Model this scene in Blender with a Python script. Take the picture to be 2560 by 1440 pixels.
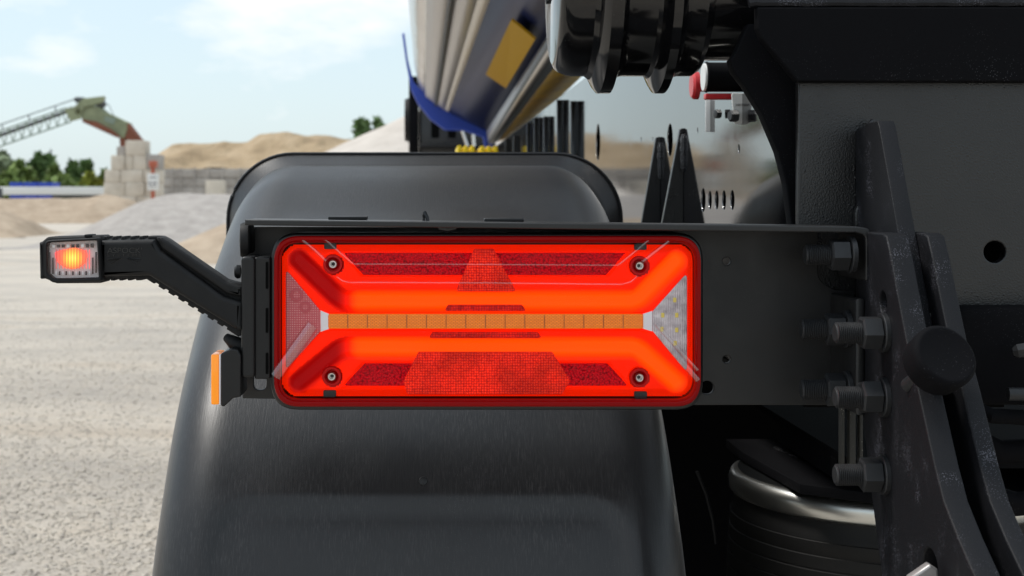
import bpy, bmesh, math, random
import numpy as np
from mathutils import Vector, Matrix
random.seed(7); rng = np.random.default_rng(7)
R = math.radians
scn = bpy.context.scene
for o in list(bpy.data.objects): bpy.data.objects.remove(o)
COL = scn.collection
# ------------------------------------------------------------------ camera
H = 1.10; F = 3517.0; VX, VY = 1065.0, 500.0      # eye height, focal length in photo pixels, vanishing point of the trailer's length
cd = bpy.data.cameras.new('camera'); cam = bpy.data.objects.new('camera', cd); COL.objects.link(cam)
cam.location = (0, 0, H); cam.rotation_euler = (R(90), 0, 0)
cd.sensor_width = 36; cd.lens = 36 * F / 2560
cd.shift_x = (1280 - VX) / 2560; cd.shift_y = -(720 - VY) / 2560
cd.clip_start = 0.05; cd.clip_end = 4000
cd.dof.use_dof = True; cd.dof.focus_distance = 1.33; cd.dof.aperture_fstop = 12.5
scn.camera = cam
# ------------------------------------------------------------------ sky, sun, exposure
SUN_EL, SUN_AZ = 60, 282            # azimuth clockwise from +Y: high on the left, a little ahead
w = bpy.data.worlds.new('World'); scn.world = w; w.use_nodes = True
nt = w.node_tree; nt.nodes.clear()
def N(t, kind, **kw):
    n = t.nodes.new(kind)
    for k, v in kw.items(): setattr(n, k, v)
    return n
sky = N(nt, 'ShaderNodeTexSky', sky_type='NISHITA', sun_disc=False)
sky.sun_elevation = R(SUN_EL); sky.sun_rotation = R(SUN_AZ); sky.air_density = 1.1; sky.dust_density = 1.6; sky.ozone_density = 1.6
tc = N(nt, 'ShaderNodeTexCoord'); mp = N(nt, 'ShaderNodeMapping'); mp.inputs['Scale'].default_value = (1, 1, 2.6)
mp.inputs['Location'].default_value = (1.7, .35, .2)
nz = N(nt, 'ShaderNodeTexNoise'); nz.inputs['Scale'].default_value = 4.2; nz.inputs['Detail'].default_value = 9; nz.inputs['Roughness'].default_value = .55
rp = N(nt, 'ShaderNodeValToRGB'); rp.color_ramp.elements[0].position = .49; rp.color_ramp.elements[1].position = .62
mx = N(nt, 'ShaderNodeMix', data_type='RGBA'); mx.inputs['B'].default_value = (5.5, 5.5, 5.5, 1)
ml = N(nt, 'ShaderNodeMath', operation='MULTIPLY'); ml.inputs[1].default_value = .85
bg = N(nt, 'ShaderNodeBackground'); bg.inputs['Strength'].default_value = .11
wo = N(nt, 'ShaderNodeOutputWorld'); L = nt.links.new
L(tc.outputs['Generated'], mp.inputs['Vector']); L(mp.outputs[0], nz.inputs['Vector']); L(nz.outputs['Fac'], rp.inputs[0])
veil = N(nt, 'ShaderNodeMix', data_type='RGBA'); veil.inputs['Factor'].default_value = .72; veil.inputs['B'].default_value = (3.6, 4.3, 4.65, 1)   # thin high cloud over the whole sky
L(rp.outputs[0], ml.inputs[0]); L(ml.outputs[0], mx.inputs['Factor']); L(sky.outputs[0], veil.inputs['A']); L(veil.outputs['Result'], mx.inputs['A']); L(mx.outputs['Result'], bg.inputs[0]); L(bg.outputs[0], wo.inputs[0])
sd = bpy.data.lights.new('sun', 'SUN'); sun = bpy.data.objects.new('sun', sd); COL.objects.link(sun)
sd.energy = 1.5; sd.angle = R(12); sd.color = (1, .96, .9)
az, el = R(SUN_AZ), R(SUN_EL)
sdir = Vector((math.sin(az) * math.cos(el), math.cos(az) * math.cos(el), math.sin(el)))
sun.rotation_euler = sdir.to_track_quat('Z', 'Y').to_euler(); sun.location = sdir * 50 + Vector((0, 0, 2))
scn.view_settings.view_transform = 'Standard'; scn.view_settings.look = 'None'; scn.view_settings.gamma = 1
scn.view_settings.use_curve_mapping = False; scn.view_settings.exposure = 0.9

# ------------------------------------------------------------------ helpers
def P(u, v, Y): return Vector(((u - VX) * Y / F, Y, H + (VY - v) * Y / F))
def tag(o, label=None, cat=None, group=None, kind=None):
    if label: o['label'] = label
    if cat: o['category'] = cat
    if group: o['group'] = group
    if kind: o['kind'] = kind
    return o
def root(name, loc, label, cat, group=None):
    o = bpy.data.objects.new(name, None); COL.objects.link(o); o.location = loc; o.empty_display_size = .1
    return tag(o, label, cat, group)
def world_loc(o):
    v = Vector((0, 0, 0))
    while o is not None: v = v + Vector(o.location); o = o.parent
    return v
def link(name, me, mat=None, parent=None, loc=None, smooth=40):
    """one mesh object; mesh is in world coordinates unless loc is given"""
    o = bpy.data.objects.new(name, me); COL.objects.link(o)
    if mat is not None and not me.materials: me.materials.append(mat)
    if smooth and not me.get('sm'):
        me.polygons.foreach_set('use_smooth', [True] * len(me.polygons)); me.set_sharp_from_angle(angle=R(smooth)); me['sm'] = 1
    l = Vector(loc) if loc is not None else Vector((0, 0, 0))
    if parent is not None: o.parent = parent; l = l - world_loc(parent)
    o.location = l
    return o
def mesh(bm, name='m'):
    me = bpy.data.meshes.new(name); bm.to_mesh(me); bm.free(); return me
def pydata(v, f):
    me = bpy.data.meshes.new('m'); me.from_pydata([tuple(a) for a in v], [], f); me.update(); return me
def rpoly(pts, r, seg=5):
    """round the corners of a polygon; r a number or list"""
    out = []; n = len(pts)
    for i in range(n):
        p = Vector(pts[i][:2]); a = Vector(pts[i - 1][:2]); b = Vector(pts[(i + 1) % n][:2])
        rr = pts[i][2] if len(pts[i]) > 2 else r
        da = (a - p); db = (b - p); la, lb = da.length, db.length
        if rr <= 0 or la < 1e-9 or lb < 1e-9: out.append((p.x, p.y)); continue
        da /= la; db /= lb
        ang = math.acos(max(-1, min(1, da.dot(db))))
        if ang > R(176): out.append((p.x, p.y)); continue
        t = min(rr / math.tan(ang / 2), la * .48, lb * .48)
        s, e = p + da * t, p + db * t
        for k in range(seg + 1):
            q = k / seg; out.append(tuple((1 - q) ** 2 * s + 2 * q * (1 - q) * p + q * q * e))
    return out
def rrect(u0, v0, u1, v1, r, seg=6): return rpoly([(u0, v0), (u1, v0), (u1, v1), (u0, v1)], r, seg)
def circ(u, v, r, n=20, ry=None): return [(u + r * math.cos(2 * math.pi * k / n), v + (ry or r) * math.sin(2 * math.pi * k / n)) for k in range(n)]
def curve_plate(loops, thick, bevel=0., res=2):
    """2D loops (metres) -> mesh in local XY, thickness along Z centred on 0"""
    cu = bpy.data.curves.new('c', 'CURVE'); cu.dimensions = '2D'; cu.fill_mode = 'BOTH'
    for lp in loops:
        s = cu.splines.new('POLY'); s.points.add(len(lp) - 1)
        for k, (x, y) in enumerate(lp): s.points[k].co = (x, y, 0, 1)
        s.use_cyclic_u = True
    bevel = min(bevel, thick * .49)
    cu.extrude = thick / 2 - bevel; cu.bevel_depth = bevel; cu.bevel_resolution = res; cu.offset = -bevel
    ob = bpy.data.objects.new('c', cu); me = ob.to_mesh().copy(); ob.to_mesh_clear()
    bpy.data.objects.remove(ob); bpy.data.curves.remove(cu)
    bm = bmesh.new(); bm.from_mesh(me); bpy.data.meshes.remove(me)
    bmesh.ops.remove_doubles(bm, verts=bm.verts, dist=1e-6)
    return bm
def flatten(me, axis):
    for p in me.polygons:
        if abs(p.normal[axis]) > .9995: p.use_smooth = False
def plate(name, outline, Y, thick, mat, parent=None, holes=(), bevel=.0008, res=2, label=None):
    """upright plate facing the camera; outline in photo pixels at depth Y (front face), thickness goes back"""
    k = Y / F
    loops = [[((u - VX) * k, (VY - v) * k) for u, v in lp] for lp in [outline, *holes]]
    bm = curve_plate(loops, thick, bevel, res)
    bm.transform(Matrix.Translation((0, Y + thick / 2, H)) @ Matrix.Rotation(R(90), 4, 'X'))
    bmesh.ops.recalc_face_normals(bm, faces=bm.faces)
    o = link(name, mesh(bm), mat, parent); flatten(o.data, 1)
    if label: o['label'] = label
    return o
def side_plate(name, yz, x0, x1, mat, parent=None, holes=(), bevel=.0008):
    """plate lying along the trailer (constant X); outline in (Y, z relative to the eye)"""
    bm = curve_plate([[tuple(p) for p in lp] for lp in [yz, *holes]], x1 - x0, bevel)
    M = Matrix(((0, 0, 1, (x0 + x1) / 2), (1, 0, 0, 0), (0, 1, 0, H), (0, 0, 0, 1)))
    bm.transform(M); bmesh.ops.recalc_face_normals(bm, faces=bm.faces)
    o = link(name, mesh(bm), mat, parent); flatten(o.data, 0); return o
def box_bm(a, b, bevel=0., seg=2):
    bm = bmesh.new(); bmesh.ops.create_cube(bm, size=1)
    a, b = Vector(a), Vector(b)
    for v in bm.verts: v.co = Vector((a[i] + (v.co[i] + .5) * (b[i] - a[i]) for i in range(3)))
    if bevel: bmesh.ops.bevel(bm, geom=bm.edges[:], offset=bevel, segments=seg, affect='EDGES', profile=.5)
    bmesh.ops.recalc_face_normals(bm, faces=bm.faces)
    return bm
def box(name, a, b, mat, parent=None, bevel=.001, label=None):
    o = link(name, mesh(box_bm([min(p, q) for p, q in zip(a, b)], [max(p, q) for p, q in zip(a, b)], bevel)), mat, parent)
    if label: o['label'] = label
    return o
def pbox(name, u0, v0, u1, v1, Y0, Y1, mat, parent=None, bevel=.001, label=None):
    a = P(u0, v1, Y0); b = P(u1, v0, Y0)
    return box(name, (a.x, Y0, a.z), (b.x, Y1, b.z), mat, parent, bevel, label)
def lathe_bm(prof, seg=32, axis=(1, 0, 0), origin=(0, 0, 0)):
    """profile [(h, r)] about axis"""
    bm = bmesh.new(); ax = Vector(axis).normalized()
    q = Vector((0, 0, 1)).rotation_difference(ax).to_matrix(); rings = []
    for h, r in prof:
        if r < 1e-6: rings.append([bm.verts.new(Vector(origin) + q @ Vector((0, 0, h)))])
        else: rings.append([bm.verts.new(Vector(origin) + q @ Vector((r * math.cos(2 * math.pi * k / seg), r * math.sin(2 * math.pi * k / seg), h))) for k in range(seg)])
    for a, b in zip(rings, rings[1:]):
        for k in range(seg):
            k2 = (k + 1) % seg
            if len(a) == 1 and len(b) == 1: continue
            if len(a) == 1: bm.faces.new((a[0], b[k], b[k2]))
            elif len(b) == 1: bm.faces.new((a[k], a[k2], b[0]))
            else: bm.faces.new((a[k], a[k2], b[k2], b[k]))
    for rr in (rings[0], rings[-1]):
        if len(rr) > 1: bm.faces.new(rr)
    bmesh.ops.recalc_face_normals(bm, faces=bm.faces)
    return bm
def lathe(name, prof, mat, parent=None, seg=32, axis=(1, 0, 0), origin=(0, 0, 0), smooth=40):
    return link(name, mesh(lathe_bm(prof, seg, axis, origin)), mat, parent, smooth=smooth)
def tube_bm(bm, pts, r, seg=8):
    pts = [Vector(p) for p in pts]; rings = []
    for i, p in enumerate(pts):
        d = (pts[min(i + 1, len(pts) - 1)] - pts[max(i - 1, 0)]).normalized()
        up = Vector((0, 0, 1)) if abs(d.z) < .9 else Vector((1, 0, 0))
        s = d.cross(up).normalized(); t = s.cross(d)
        rr = float(r[i] if isinstance(r, (list, tuple)) else r)
        rings.append([bm.verts.new(p + rr * (math.cos(2 * math.pi * k / seg) * s + math.sin(2 * math.pi * k / seg) * t)) for k in range(seg)])
    for a, b in zip(rings, rings[1:]):
        for k in range(seg): bm.faces.new((a[k], a[(k + 1) % seg], b[(k + 1) % seg], b[k]))
    bm.faces.new(rings[0]); bm.faces.new(list(reversed(rings[-1])))
    return bm
def tube(name, pts, r, mat, parent=None, seg=8):
    bm = tube_bm(bmesh.new(), pts, r, seg); bmesh.ops.recalc_face_normals(bm, faces=bm.faces)
    return link(name, mesh(bm), mat, parent)

# ------------------------------------------------------------------ materials
def mat(name, col, rough=.5, metal=0., spec=.5, coat=0., ior=1.5, emit=None, estr=0.):
    m = bpy.data.materials.new(name); m.use_nodes = True; b = m.node_tree.nodes['Principled BSDF']
    b.inputs['Base Color'].default_value = (*col, 1); b.inputs['Roughness'].default_value = rough; b.inputs['Metallic'].default_value = metal
    b.inputs['Specular IOR Level'].default_value = spec; b.inputs['Coat Weight'].default_value = coat; b.inputs['IOR'].default_value = ior
    if emit: b.inputs['Emission Color'].default_value = (*emit, 1); b.inputs['Emission Strength'].default_value = estr
    return m
def nodes(m):
    t = m.node_tree; return t, t.nodes['Principled BSDF'], t.links.new
def noise(t, scale, detail=4, rough=.55, vec_scale=None, kind='ShaderNodeTexNoise'):
    c = N(t, 'ShaderNodeTexCoord'); n = N(t, kind); n.inputs['Scale'].default_value = scale
    if kind == 'ShaderNodeTexNoise': n.inputs['Detail'].default_value = detail; n.inputs['Roughness'].default_value = rough
    if vec_scale:
        mp = N(t, 'ShaderNodeMapping'); mp.inputs['Scale'].default_value = vec_scale
        t.links.new(c.outputs['Object'], mp.inputs[0]); t.links.new(mp.outputs[0], n.inputs['Vector'])
    else: t.links.new(c.outputs['Object'], n.inputs['Vector'])
    return n
def ramp(t, src, stops):
    r = N(t, 'ShaderNodeValToRGB'); cr = r.color_ramp
    while len(cr.elements) > len(stops): cr.elements.remove(cr.elements[-1])
    while len(cr.elements) < len(stops): cr.elements.new(.5)
    for e, (p, c) in zip(cr.elements, stops):
        e.position = p; e.color = (*c, 1) if len(c) == 3 else c
    t.links.new(src, r.inputs[0]); return r
def bump(m, src, strength=.3, dist=.001, prev=None):
    t, b, L = nodes(m); bp = N(t, 'ShaderNodeBump'); bp.inputs['Strength'].default_value = strength; bp.inputs['Distance'].default_value = dist
    L(src, bp.inputs['Height'])
    if b.inputs['Normal'].links: L(b.inputs['Normal'].links[0].from_socket, bp.inputs['Normal'])
    L(bp.outputs[0], b.inputs['Normal']); return bp
def rough_var(m, scale, lo, hi, vec_scale=None):
    t, b, L = nodes(m); n = noise(t, scale, 4, .6, vec_scale); r = N(t, 'ShaderNodeMapRange'); r.inputs['From Min'].default_value = .3; r.inputs['From Max'].default_value = .7
    r.inputs['To Min'].default_value = lo; r.inputs['To Max'].default_value = hi; L(n.outputs['Fac'], r.inputs[0]); L(r.outputs[0], b.inputs['Roughness'])
def col_var(m, stops, scale, detail=5, rough=.6, vec_scale=None):
    t, b, L = nodes(m); n = noise(t, scale, detail, rough, vec_scale); r = ramp(t, n.outputs['Fac'], stops); L(r.outputs[0], b.inputs['Base Color']); return r
def specks(m, scale=900, thr=.17, col=(.16, .16, .17), fac=.6, patch=12):
    """dust specks: small voronoi cells of light dust, in drifting patches, over the base colour"""
    t, b, L = nodes(m); v = noise(t, scale, kind='ShaderNodeTexVoronoi')
    n = noise(t, patch, 5)
    mm = N(t, 'ShaderNodeMapRange'); mm.inputs['From Min'].default_value = .42; mm.inputs['From Max'].default_value = .72; mm.inputs['To Min'].default_value = 0; mm.inputs['To Max'].default_value = thr
    L(n.outputs['Fac'], mm.inputs[0])
    lt = N(t, 'ShaderNodeMath', operation='LESS_THAN'); L(v.outputs['Distance'], lt.inputs[0]); L(mm.outputs[0], lt.inputs[1])
    mu = N(t, 'ShaderNodeMath', operation='MULTIPLY'); mu.inputs[1].default_value = fac; L(lt.outputs[0], mu.inputs[0])
    mx = N(t, 'ShaderNodeMix', data_type='RGBA'); L(mu.outputs[0], mx.inputs['Factor'])
    if b.inputs['Base Color'].links: L(b.inputs['Base Color'].links[0].from_socket, mx.inputs['A'])
    else: mx.inputs['A'].default_value = b.inputs['Base Color'].default_value
    mx.inputs['B'].default_value = (*col, 1); L(mx.outputs['Result'], b.inputs['Base Color'])

M = {}
M['bracket'] = m = mat('black_satin_steel', (.013, .013, .0135), .45, spec=.42); rough_var(m, 25, .34, .5); bump(m, noise(nodes(m)[0], 600, 2).outputs['Fac'], .12, .0004); specks(m, 700, .2, (.1, .1, .1), .5)
M['arm'] = m = mat('black_cast_steel', (.007, .0072, .009), .55, spec=.2); bump(m, noise(nodes(m)[0], 900, 3).outputs['Fac'], .5, .0006); specks(m, 800, .42, (.15, .15, .18), .6, 30)
M['gloss'] = m = mat('gloss_black_paint', (.004, .004, .0045), .1, spec=.5); rough_var(m, 30, .05, .15); specks(m, 260, .16, (.12, .12, .12), .5, 9)
M['frame'] = m = mat('black_frame_paint', (.0065, .0067, .0073), .34, spec=.55); rough_var(m, 18, .24, .42)
_t = nodes(m)[0]; bump(m, noise(_t, 520, 3, .5).outputs['Fac'], .6, .0007); _v = noise(_t, 160, kind='ShaderNodeTexVoronoi')
_r = ramp(_t, _v.outputs['Distance'], [(.0, (1, 1, 1)), (.2, (0, 0, 0))]); bump(m, _r.outputs[0], .35, .0008); specks(m, 600, .2, (.1, .1, .1), .4)
M['shade'] = m = mat('dull_shade_black', (.003, .003, .004), .8, spec=.1); specks(m, 450, .22, (.1, .1, .11), .5)  # matte near-black for shaded parts, their darkness put into the colour
M['rail'] = m = mat('mirror_black_paint', (.003, .003, .004), .035, spec=.5, ior=3.6)
_t = nodes(m)[0]; bump(m, noise(_t, 7, 2, .4, (1, .5, 1)).outputs['Fac'], .05, .002); bump(m, noise(_t, 420, 2).outputs['Fac'], .05, .0003); rough_var(m, 9, .02, .085); specks(m, 330, .2, (.2, .2, .2), .5, 10)
M['rubber'] = m = mat('black_rubber', (.009, .009, .0095), .62, spec=.25); rough_var(m, 60, .5, .7); specks(m, 900, .15, (.09, .09, .09), .4)
M['plastic'] = m = mat('black_plastic', (.010, .010, .0105), .4, spec=.3); rough_var(m, 40, .3, .45); bump(m, noise(nodes(m)[0], 1400, 2).outputs['Fac'], .12, .0003); specks(m, 900, .15, (.1, .1, .1), .4)
M['lettering'] = mat('raised_black_lettering', (.006, .006, .006), .25)
# mudguard: black polyethylene, brushed along its length
M['guard'] = m = mat('mudguard_plastic', (.010, .010, .011), .3, spec=.5)
t, b, L_ = nodes(m); n1 = noise(t, 1, 5, .65, (620, 40, 40)); bump(m, n1.outputs['Fac'], .28, .0006)
n2 = noise(t, 1, 3, .6, (1100, 90, 90)); n3 = noise(t, 7, 4)
r_ = ramp(t, n2.outputs['Fac'], [(.52, (0, 0, 0)), (.62, (1, 1, 1))]); mk = ramp(t, n3.outputs['Fac'], [(.4, (.05, .05, .05)), (.66, (.8, .8, .8))])
mm = N(t, 'ShaderNodeMath', operation='MULTIPLY'); L_(r_.outputs[0], mm.inputs[0]); L_(mk.outputs[0], mm.inputs[1])
mx_ = N(t, 'ShaderNodeMix', data_type='RGBA'); mx_.inputs['A'].default_value = (.005, .0046, .0054, 1); mx_.inputs['B'].default_value = (.03, .0285, .03, 1); L_(mm.outputs[0], mx_.inputs['Factor']); L_(mx_.outputs['Result'], b.inputs['Base Color'])
specks(m, 620, .16, (.13, .125, .125), .7, 9); rough_var(m, 6, .30, .42); b.inputs['Sheen Weight'].default_value = .22; b.inputs['Sheen Roughness'].default_value = .3
# tail lamp
M['lamp_black'] = mat('lamp_housing_black', (.006, .006, .006), .35)
M['rim_red'] = m = mat('dark_red_lens_rim', (.20, .0005, .001), .12, spec=.12, emit=(.5, .0, .0), estr=.03)
M['red'] = m = mat('red_lamp_body', (.80, .008, .0), .45, spec=.06, emit=(1, .016, .0), estr=.30)
M['red_lit'] = m = mat('red_light_guide', (.8, .01, .0), .42, spec=.08)          # light guide: glow fades towards its unlit left ends
t, b, L_ = nodes(m); at = N(t, 'ShaderNodeAttribute'); at.attribute_name = 'glow'
r_ = ramp(t, at.outputs['Fac'], [(0, (.40, .0, .001)), (.55, (.78, .006, .0)), (1, (.85, .022, .0))]); L_(r_.outputs[0], b.inputs['Base Color'])
r_ = ramp(t, at.outputs['Fac'], [(0, (.06, 0, 0)), (.55, (.34, .004, 0)), (1, (.55, .040, .0))]); L_(r_.outputs[0], b.inputs['Emission Color']); b.inputs['Emission Strength'].default_value = 1
M['screw_cup'] = mat('dark_red_cup', (.36, .001, .002), .3, spec=.2, emit=(.4, 0, 0), estr=.08)
M['window_red'] = m = mat('dark_red_window', (.13, .0, .004), .3, spec=.15)
t, b, L_ = nodes(m); v = noise(t, 520, kind='ShaderNodeTexVoronoi'); r_ = ramp(t, v.outputs['Distance'], [(.1, (.40, .001, .006)), (.5, (.25, 0, .004)), (.85, (.09, 0, .001))]); L_(r_.outputs[0], b.inputs['Base Color']); L_(r_.outputs[0], b.inputs['Emission Color']); b.inputs['Emission Strength'].default_value = .38
bump(m, v.outputs['Distance'], .6, .002)
M['reflex'] = m = mat('red_reflex_prisms', (.5, .01, .005), .25, spec=.15)
t, b, L_ = nodes(m); v = noise(t, 430, kind='ShaderNodeTexVoronoi'); v.inputs['Randomness'].default_value = .25
r_ = ramp(t, v.outputs['Distance'], [(.15, (.85, .03, .006)), (.5, (.55, .006, .002)), (.8, (.22, 0, .001))])
n_ = noise(t, 34, 3); r2 = ramp(t, n_.outputs['Fac'], [(.35, (.6, .6, .6)), (.65, (1, 1, 1))])
mx_ = N(t, 'ShaderNodeMix', data_type='RGBA', blend_type='MULTIPLY'); mx_.inputs['Factor'].default_value = 1; L_(r_.outputs[0], mx_.inputs['A']); L_(r2.outputs[0], mx_.inputs['B'])
L_(mx_.outputs['Result'], b.inputs['Base Color']); L_(mx_.outputs['Result'], b.inputs['Emission Color']); b.inputs['Emission Strength'].default_value = .34; bump(m, v.outputs['Distance'], .5, .0015)
M['amber_bar'] = m = mat('amber_indicator_strip', (.62, .17, .012), .25)
t, b, L_ = nodes(m)
br = noise(t, 1, kind='ShaderNodeTexBrick', vec_scale=(150, 1, 190)); br.inputs['Color1'].default_value = (.72, .19, .012, 1); br.inputs['Color2'].default_value = (.58, .13, .008, 1); br.inputs['Mortar'].default_value = (.36, .07, .004, 1)
br.inputs['Mortar Size'].default_value = .06; br.inputs['Scale'].default_value = 1
_c = [n for n in t.nodes if n.type == 'MAPPING'][-1]; _c.inputs['Rotation'].default_value = (R(90), 0, 0)
L_(br.outputs['Color'], b.inputs['Base Color']); b.inputs['Emission Color'].default_value = (1, .24, .005, 1); b.inputs['Emission Strength'].default_value = .17
M['white_plastic'] = mat('white_lamp_plastic', (.78, .76, .78), .35)
M['clear_white'] = m = mat('ribbed_clear_lens', (.62, .58, .6), .18, spec=.7)
t, b, L_ = nodes(m); wv = noise(t, 200, kind='ShaderNodeTexWave'); wv.inputs['Distortion'].default_value = 3; bump(m, wv.outputs['Fac'], .6, .001)
r_ = ramp(t, noise(t, 120, 4).outputs['Fac'], [(.3, (.38, .33, .36)), (.7, (.78, .74, .76))]); L_(r_.outputs[0], b.inputs['Base Color'])
M['pink_lens'] = m = mat('rose_dotted_lens', (.45, .06, .07), .2, spec=.7)
t, b, L_ = nodes(m); v = noise(t, 480, kind='ShaderNodeTexVoronoi'); v.inputs['Randomness'].default_value = .05
r_ = ramp(t, v.outputs['Distance'], [(.14, (.85, .6, .6)), (.32, (.58, .10, .11)), (.7, (.46, .04, .06))]); L_(r_.outputs[0], b.inputs['Base Color']); bump(m, v.outputs['Distance'], .4, .001)
M['led'] = mat('yellow_led', (.75, .6, .12), .3)
M['steel'] = mat('bright_steel', (.62, .61, .58), .28, 1.)
M['dark_steel'] = mat('dark_recess', (.01, .01, .01), .6)
def clear(name, ior=1.5, tint=(1, 1, 1), rough=.02):
    m = bpy.data.materials.new(name); m.use_nodes = True; t = m.node_tree; t.nodes.clear()
    tr = N(t, 'ShaderNodeBsdfTransparent'); tr.inputs[0].default_value = (*tint, 1); gl = N(t, 'ShaderNodeBsdfGlossy'); gl.inputs['Roughness'].default_value = rough
    fr = N(t, 'ShaderNodeFresnel'); fr.inputs[0].default_value = ior; mx = N(t, 'ShaderNodeMixShader'); o = N(t, 'ShaderNodeOutputMaterial')
    ge = N(t, 'ShaderNodeNewGeometry'); bf = N(t, 'ShaderNodeMath', operation='SUBTRACT'); bf.inputs[0].default_value = 1; mu = N(t, 'ShaderNodeMath', operation='MULTIPLY')
    for a, b in ((ge.outputs['Backfacing'], bf.inputs[1]), (fr.outputs[0], mu.inputs[0]), (bf.outputs[0], mu.inputs[1]), (mu.outputs[0], mx.inputs[0]), (tr.outputs[0], mx.inputs[1]), (gl.outputs[0], mx.inputs[2]), (mx.outputs[0], o.inputs[0])): t.links.new(a, b)
    return m
M['clear'] = clear('clear_lamp_cover', 1.13, (.99, .97, .97)); M['streak_rib'] = clear('added_streak_rib', 2.3, (.97, .95, .95), .06); M['clear_small'] = clear('clear_marker_lens', 1.5)
M['amber'] = m = mat('glowing_amber_reflector', (.85, .26, .004), .2, coat=.4, emit=(1, .28, .0), estr=.2)  # passive reflector, glow added to brighten its amber
M['bolt'] = m = mat('phosphated_bolt_steel', (.026, .027, .029), .5, .3, spec=.4); specks(m, 1100, .2, (.14, .14, .15), .5, 60); rough_var(m, 90, .35, .6)
M['strip_grey'] = m = mat('dusty_grey_strip', (.03, .029, .026), .6, spec=.3); specks(m, 500, .4, (.3, .28, .24), .7, 40)
M['chrome'] = mat('polished_zinc_ring', (.60, .60, .57), .3, 1.)
M['satin'] = m = mat('polished_aluminium_skin', (.62, .60, .58), .2, 1.); rough_var(m, 2.2, .15, .3)
M['satin_grey'] = m = mat('satin_aluminium_skin', (.46, .44, .43), .38, .85)
M['navy'] = m = mat('navy_gloss_paint', (.012, .018, .06), .35, spec=.03)
M['blue'] = m = mat('blue_paint', (.018, .06, .42), .4)
M['yellow'] = m = mat('yellow_plastic', (.85, .62, .008), .4)
M['ochre'] = m = mat('sill_yellow_reflection', (.55, .33, .03), .4); col_var(m, [(.35, (.30, .19, .05)), (.6, (.62, .38, .02))], 9)  # yellow of the sill's reflection, put into the base colour
M['cream'] = mat('cream_trim', (.55, .5, .43), .4)
M['red_paint'] = mat('red_knob_plastic', (.55, .02, .025), .35)
M['white_paint'] = mat('white_paint', (.72, .72, .7), .4)
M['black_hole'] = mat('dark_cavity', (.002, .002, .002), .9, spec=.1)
M['weld'] = m = mat('weld_bead', (.03, .03, .032), .22, .3); bump(m, noise(nodes(m)[0], 260, 3).outputs['Fac'], .9, .003)

# background materials
def earth(name, stops, scale, bumpsc=None, bs=.5, bd=.05, detail=8, fine=None):
    m = mat(name, stops[0][1], .95, spec=.15); col_var(m, stops, scale, detail, .65)
    if bumpsc: bump(m, noise(nodes(m)[0], bumpsc, 6, .6).outputs['Fac'], bs, bd)
    return m
M['sand'] = earth('yellow_sand', [(.32, (.27, .20, .125)), (.5, (.38, .285, .18)), (.66, (.48, .37, .25))], .34, 1.6, .9, .4)
M['gravel_light'] = earth('pale_gravel', [(.3, (.46, .415, .37)), (.7, (.58, .53, .48))], .9, 6, .5, .08)
M['gravel_grey'] = earth('grey_gravel', [(.3, (.30, .275, .255)), (.5, (.36, .33, .305)), (.7, (.43, .40, .37))], 3.5, 9, .6, .06)
M['soil'] = earth('brown_soil', [(.3, (.30, .23, .165)), (.7, (.46, .37, .28))], 1.4, 5, .6, .08)
M['concrete'] = earth('pale_concrete', [(.3, (.42, .365, .29)), (.45, (.55, .49, .41)), (.7, (.68, .62, .53))], .9)
M['concrete_grey'] = earth('grey_concrete', [(.3, (.30, .27, .24)), (.5, (.37, .34, .31)), (.7, (.46, .42, .38))], 1.1)
M['conveyor'] = earth('faded_green_paint', [(.35, (.20, .22, .14)), (.55, (.29, .32, .20)), (.72, (.26, .20, .13))], .9)
M['rust'] = earth('rusty_red_steel', [(.3, (.15, .06, .04)), (.7, (.25, .10, .065))], 1.5)
M['lattice'] = mat('grey_green_lattice_paint', (.20, .25, .20), .6)
M['dark_iron'] = mat('dark_iron', (.06, .065, .07), .6)
M['bark'] = mat('bark', (.09, .07, .05), .9)
M['orange'] = mat('orange_paint', (.42, .11, .06), .5)
M['tyre'] = mat('tyre_rubber', (.012, .012, .012), .8)
def leafmat(name, c):
    m = mat(name, c, .6, spec=.3); t, b, L = nodes(m); oi = N(t, 'ShaderNodeNewGeometry')
    r = ramp(t, oi.outputs['Random Per Island'], [(0, tuple(x * .6 for x in c)), (1, tuple(min(1, x * 1.5) for x in c))]); L(r.outputs[0], b.inputs['Base Color'])
    b.inputs['Subsurface Weight'].default_value = 0; return m
M['leaf'] = leafmat('green_leaves', (.15, .21, .06)); M['leaf_dark'] = leafmat('dark_leaves', (.10, .165, .055)); M['leaf_grey'] = leafmat('grey_green_leaves', (.20, .24, .14)); M['leaf_yellow'] = leafmat('yellow_green_leaves', (.20, .22, .03))

# ================================================================== SETTING
# ground: one sheet to the horizon, wheel tracks and patches in the material
gm = mat('quarry_yard_ground', (.45, .41, .36), .95, spec=.12); t, b, L_ = nodes(gm)
n1 = noise(t, 1.0, 8, .6, (.3, 1.0, 1)); n2 = noise(t, 9, 6, .7, (.8, 1, 1)); n3 = noise(t, 70, 4, .7)
r1 = ramp(t, n1.outputs['Fac'], [(.30, (.42, .385, .345)), (.44, (.50, .455, .40)), (.58, (.575, .52, .45)), (.72, (.47, .40, .325))])
r2 = ramp(t, n2.outputs['Fac'], [(.3, (.84, .84, .85)), (.5, (1, 1, 1)), (.75, (1.0, .97, .93))])
r3 = ramp(t, n3.outputs['Fac'], [(.3, (.80, .80, .80)), (.55, (1, 1, 1))])
a = N(t, 'ShaderNodeMix', data_type='RGBA', blend_type='MULTIPLY'); a.inputs['Factor'].default_value = 1; L_(r1.outputs[0], a.inputs['A']); L_(r2.outputs[0], a.inputs['B'])
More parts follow.
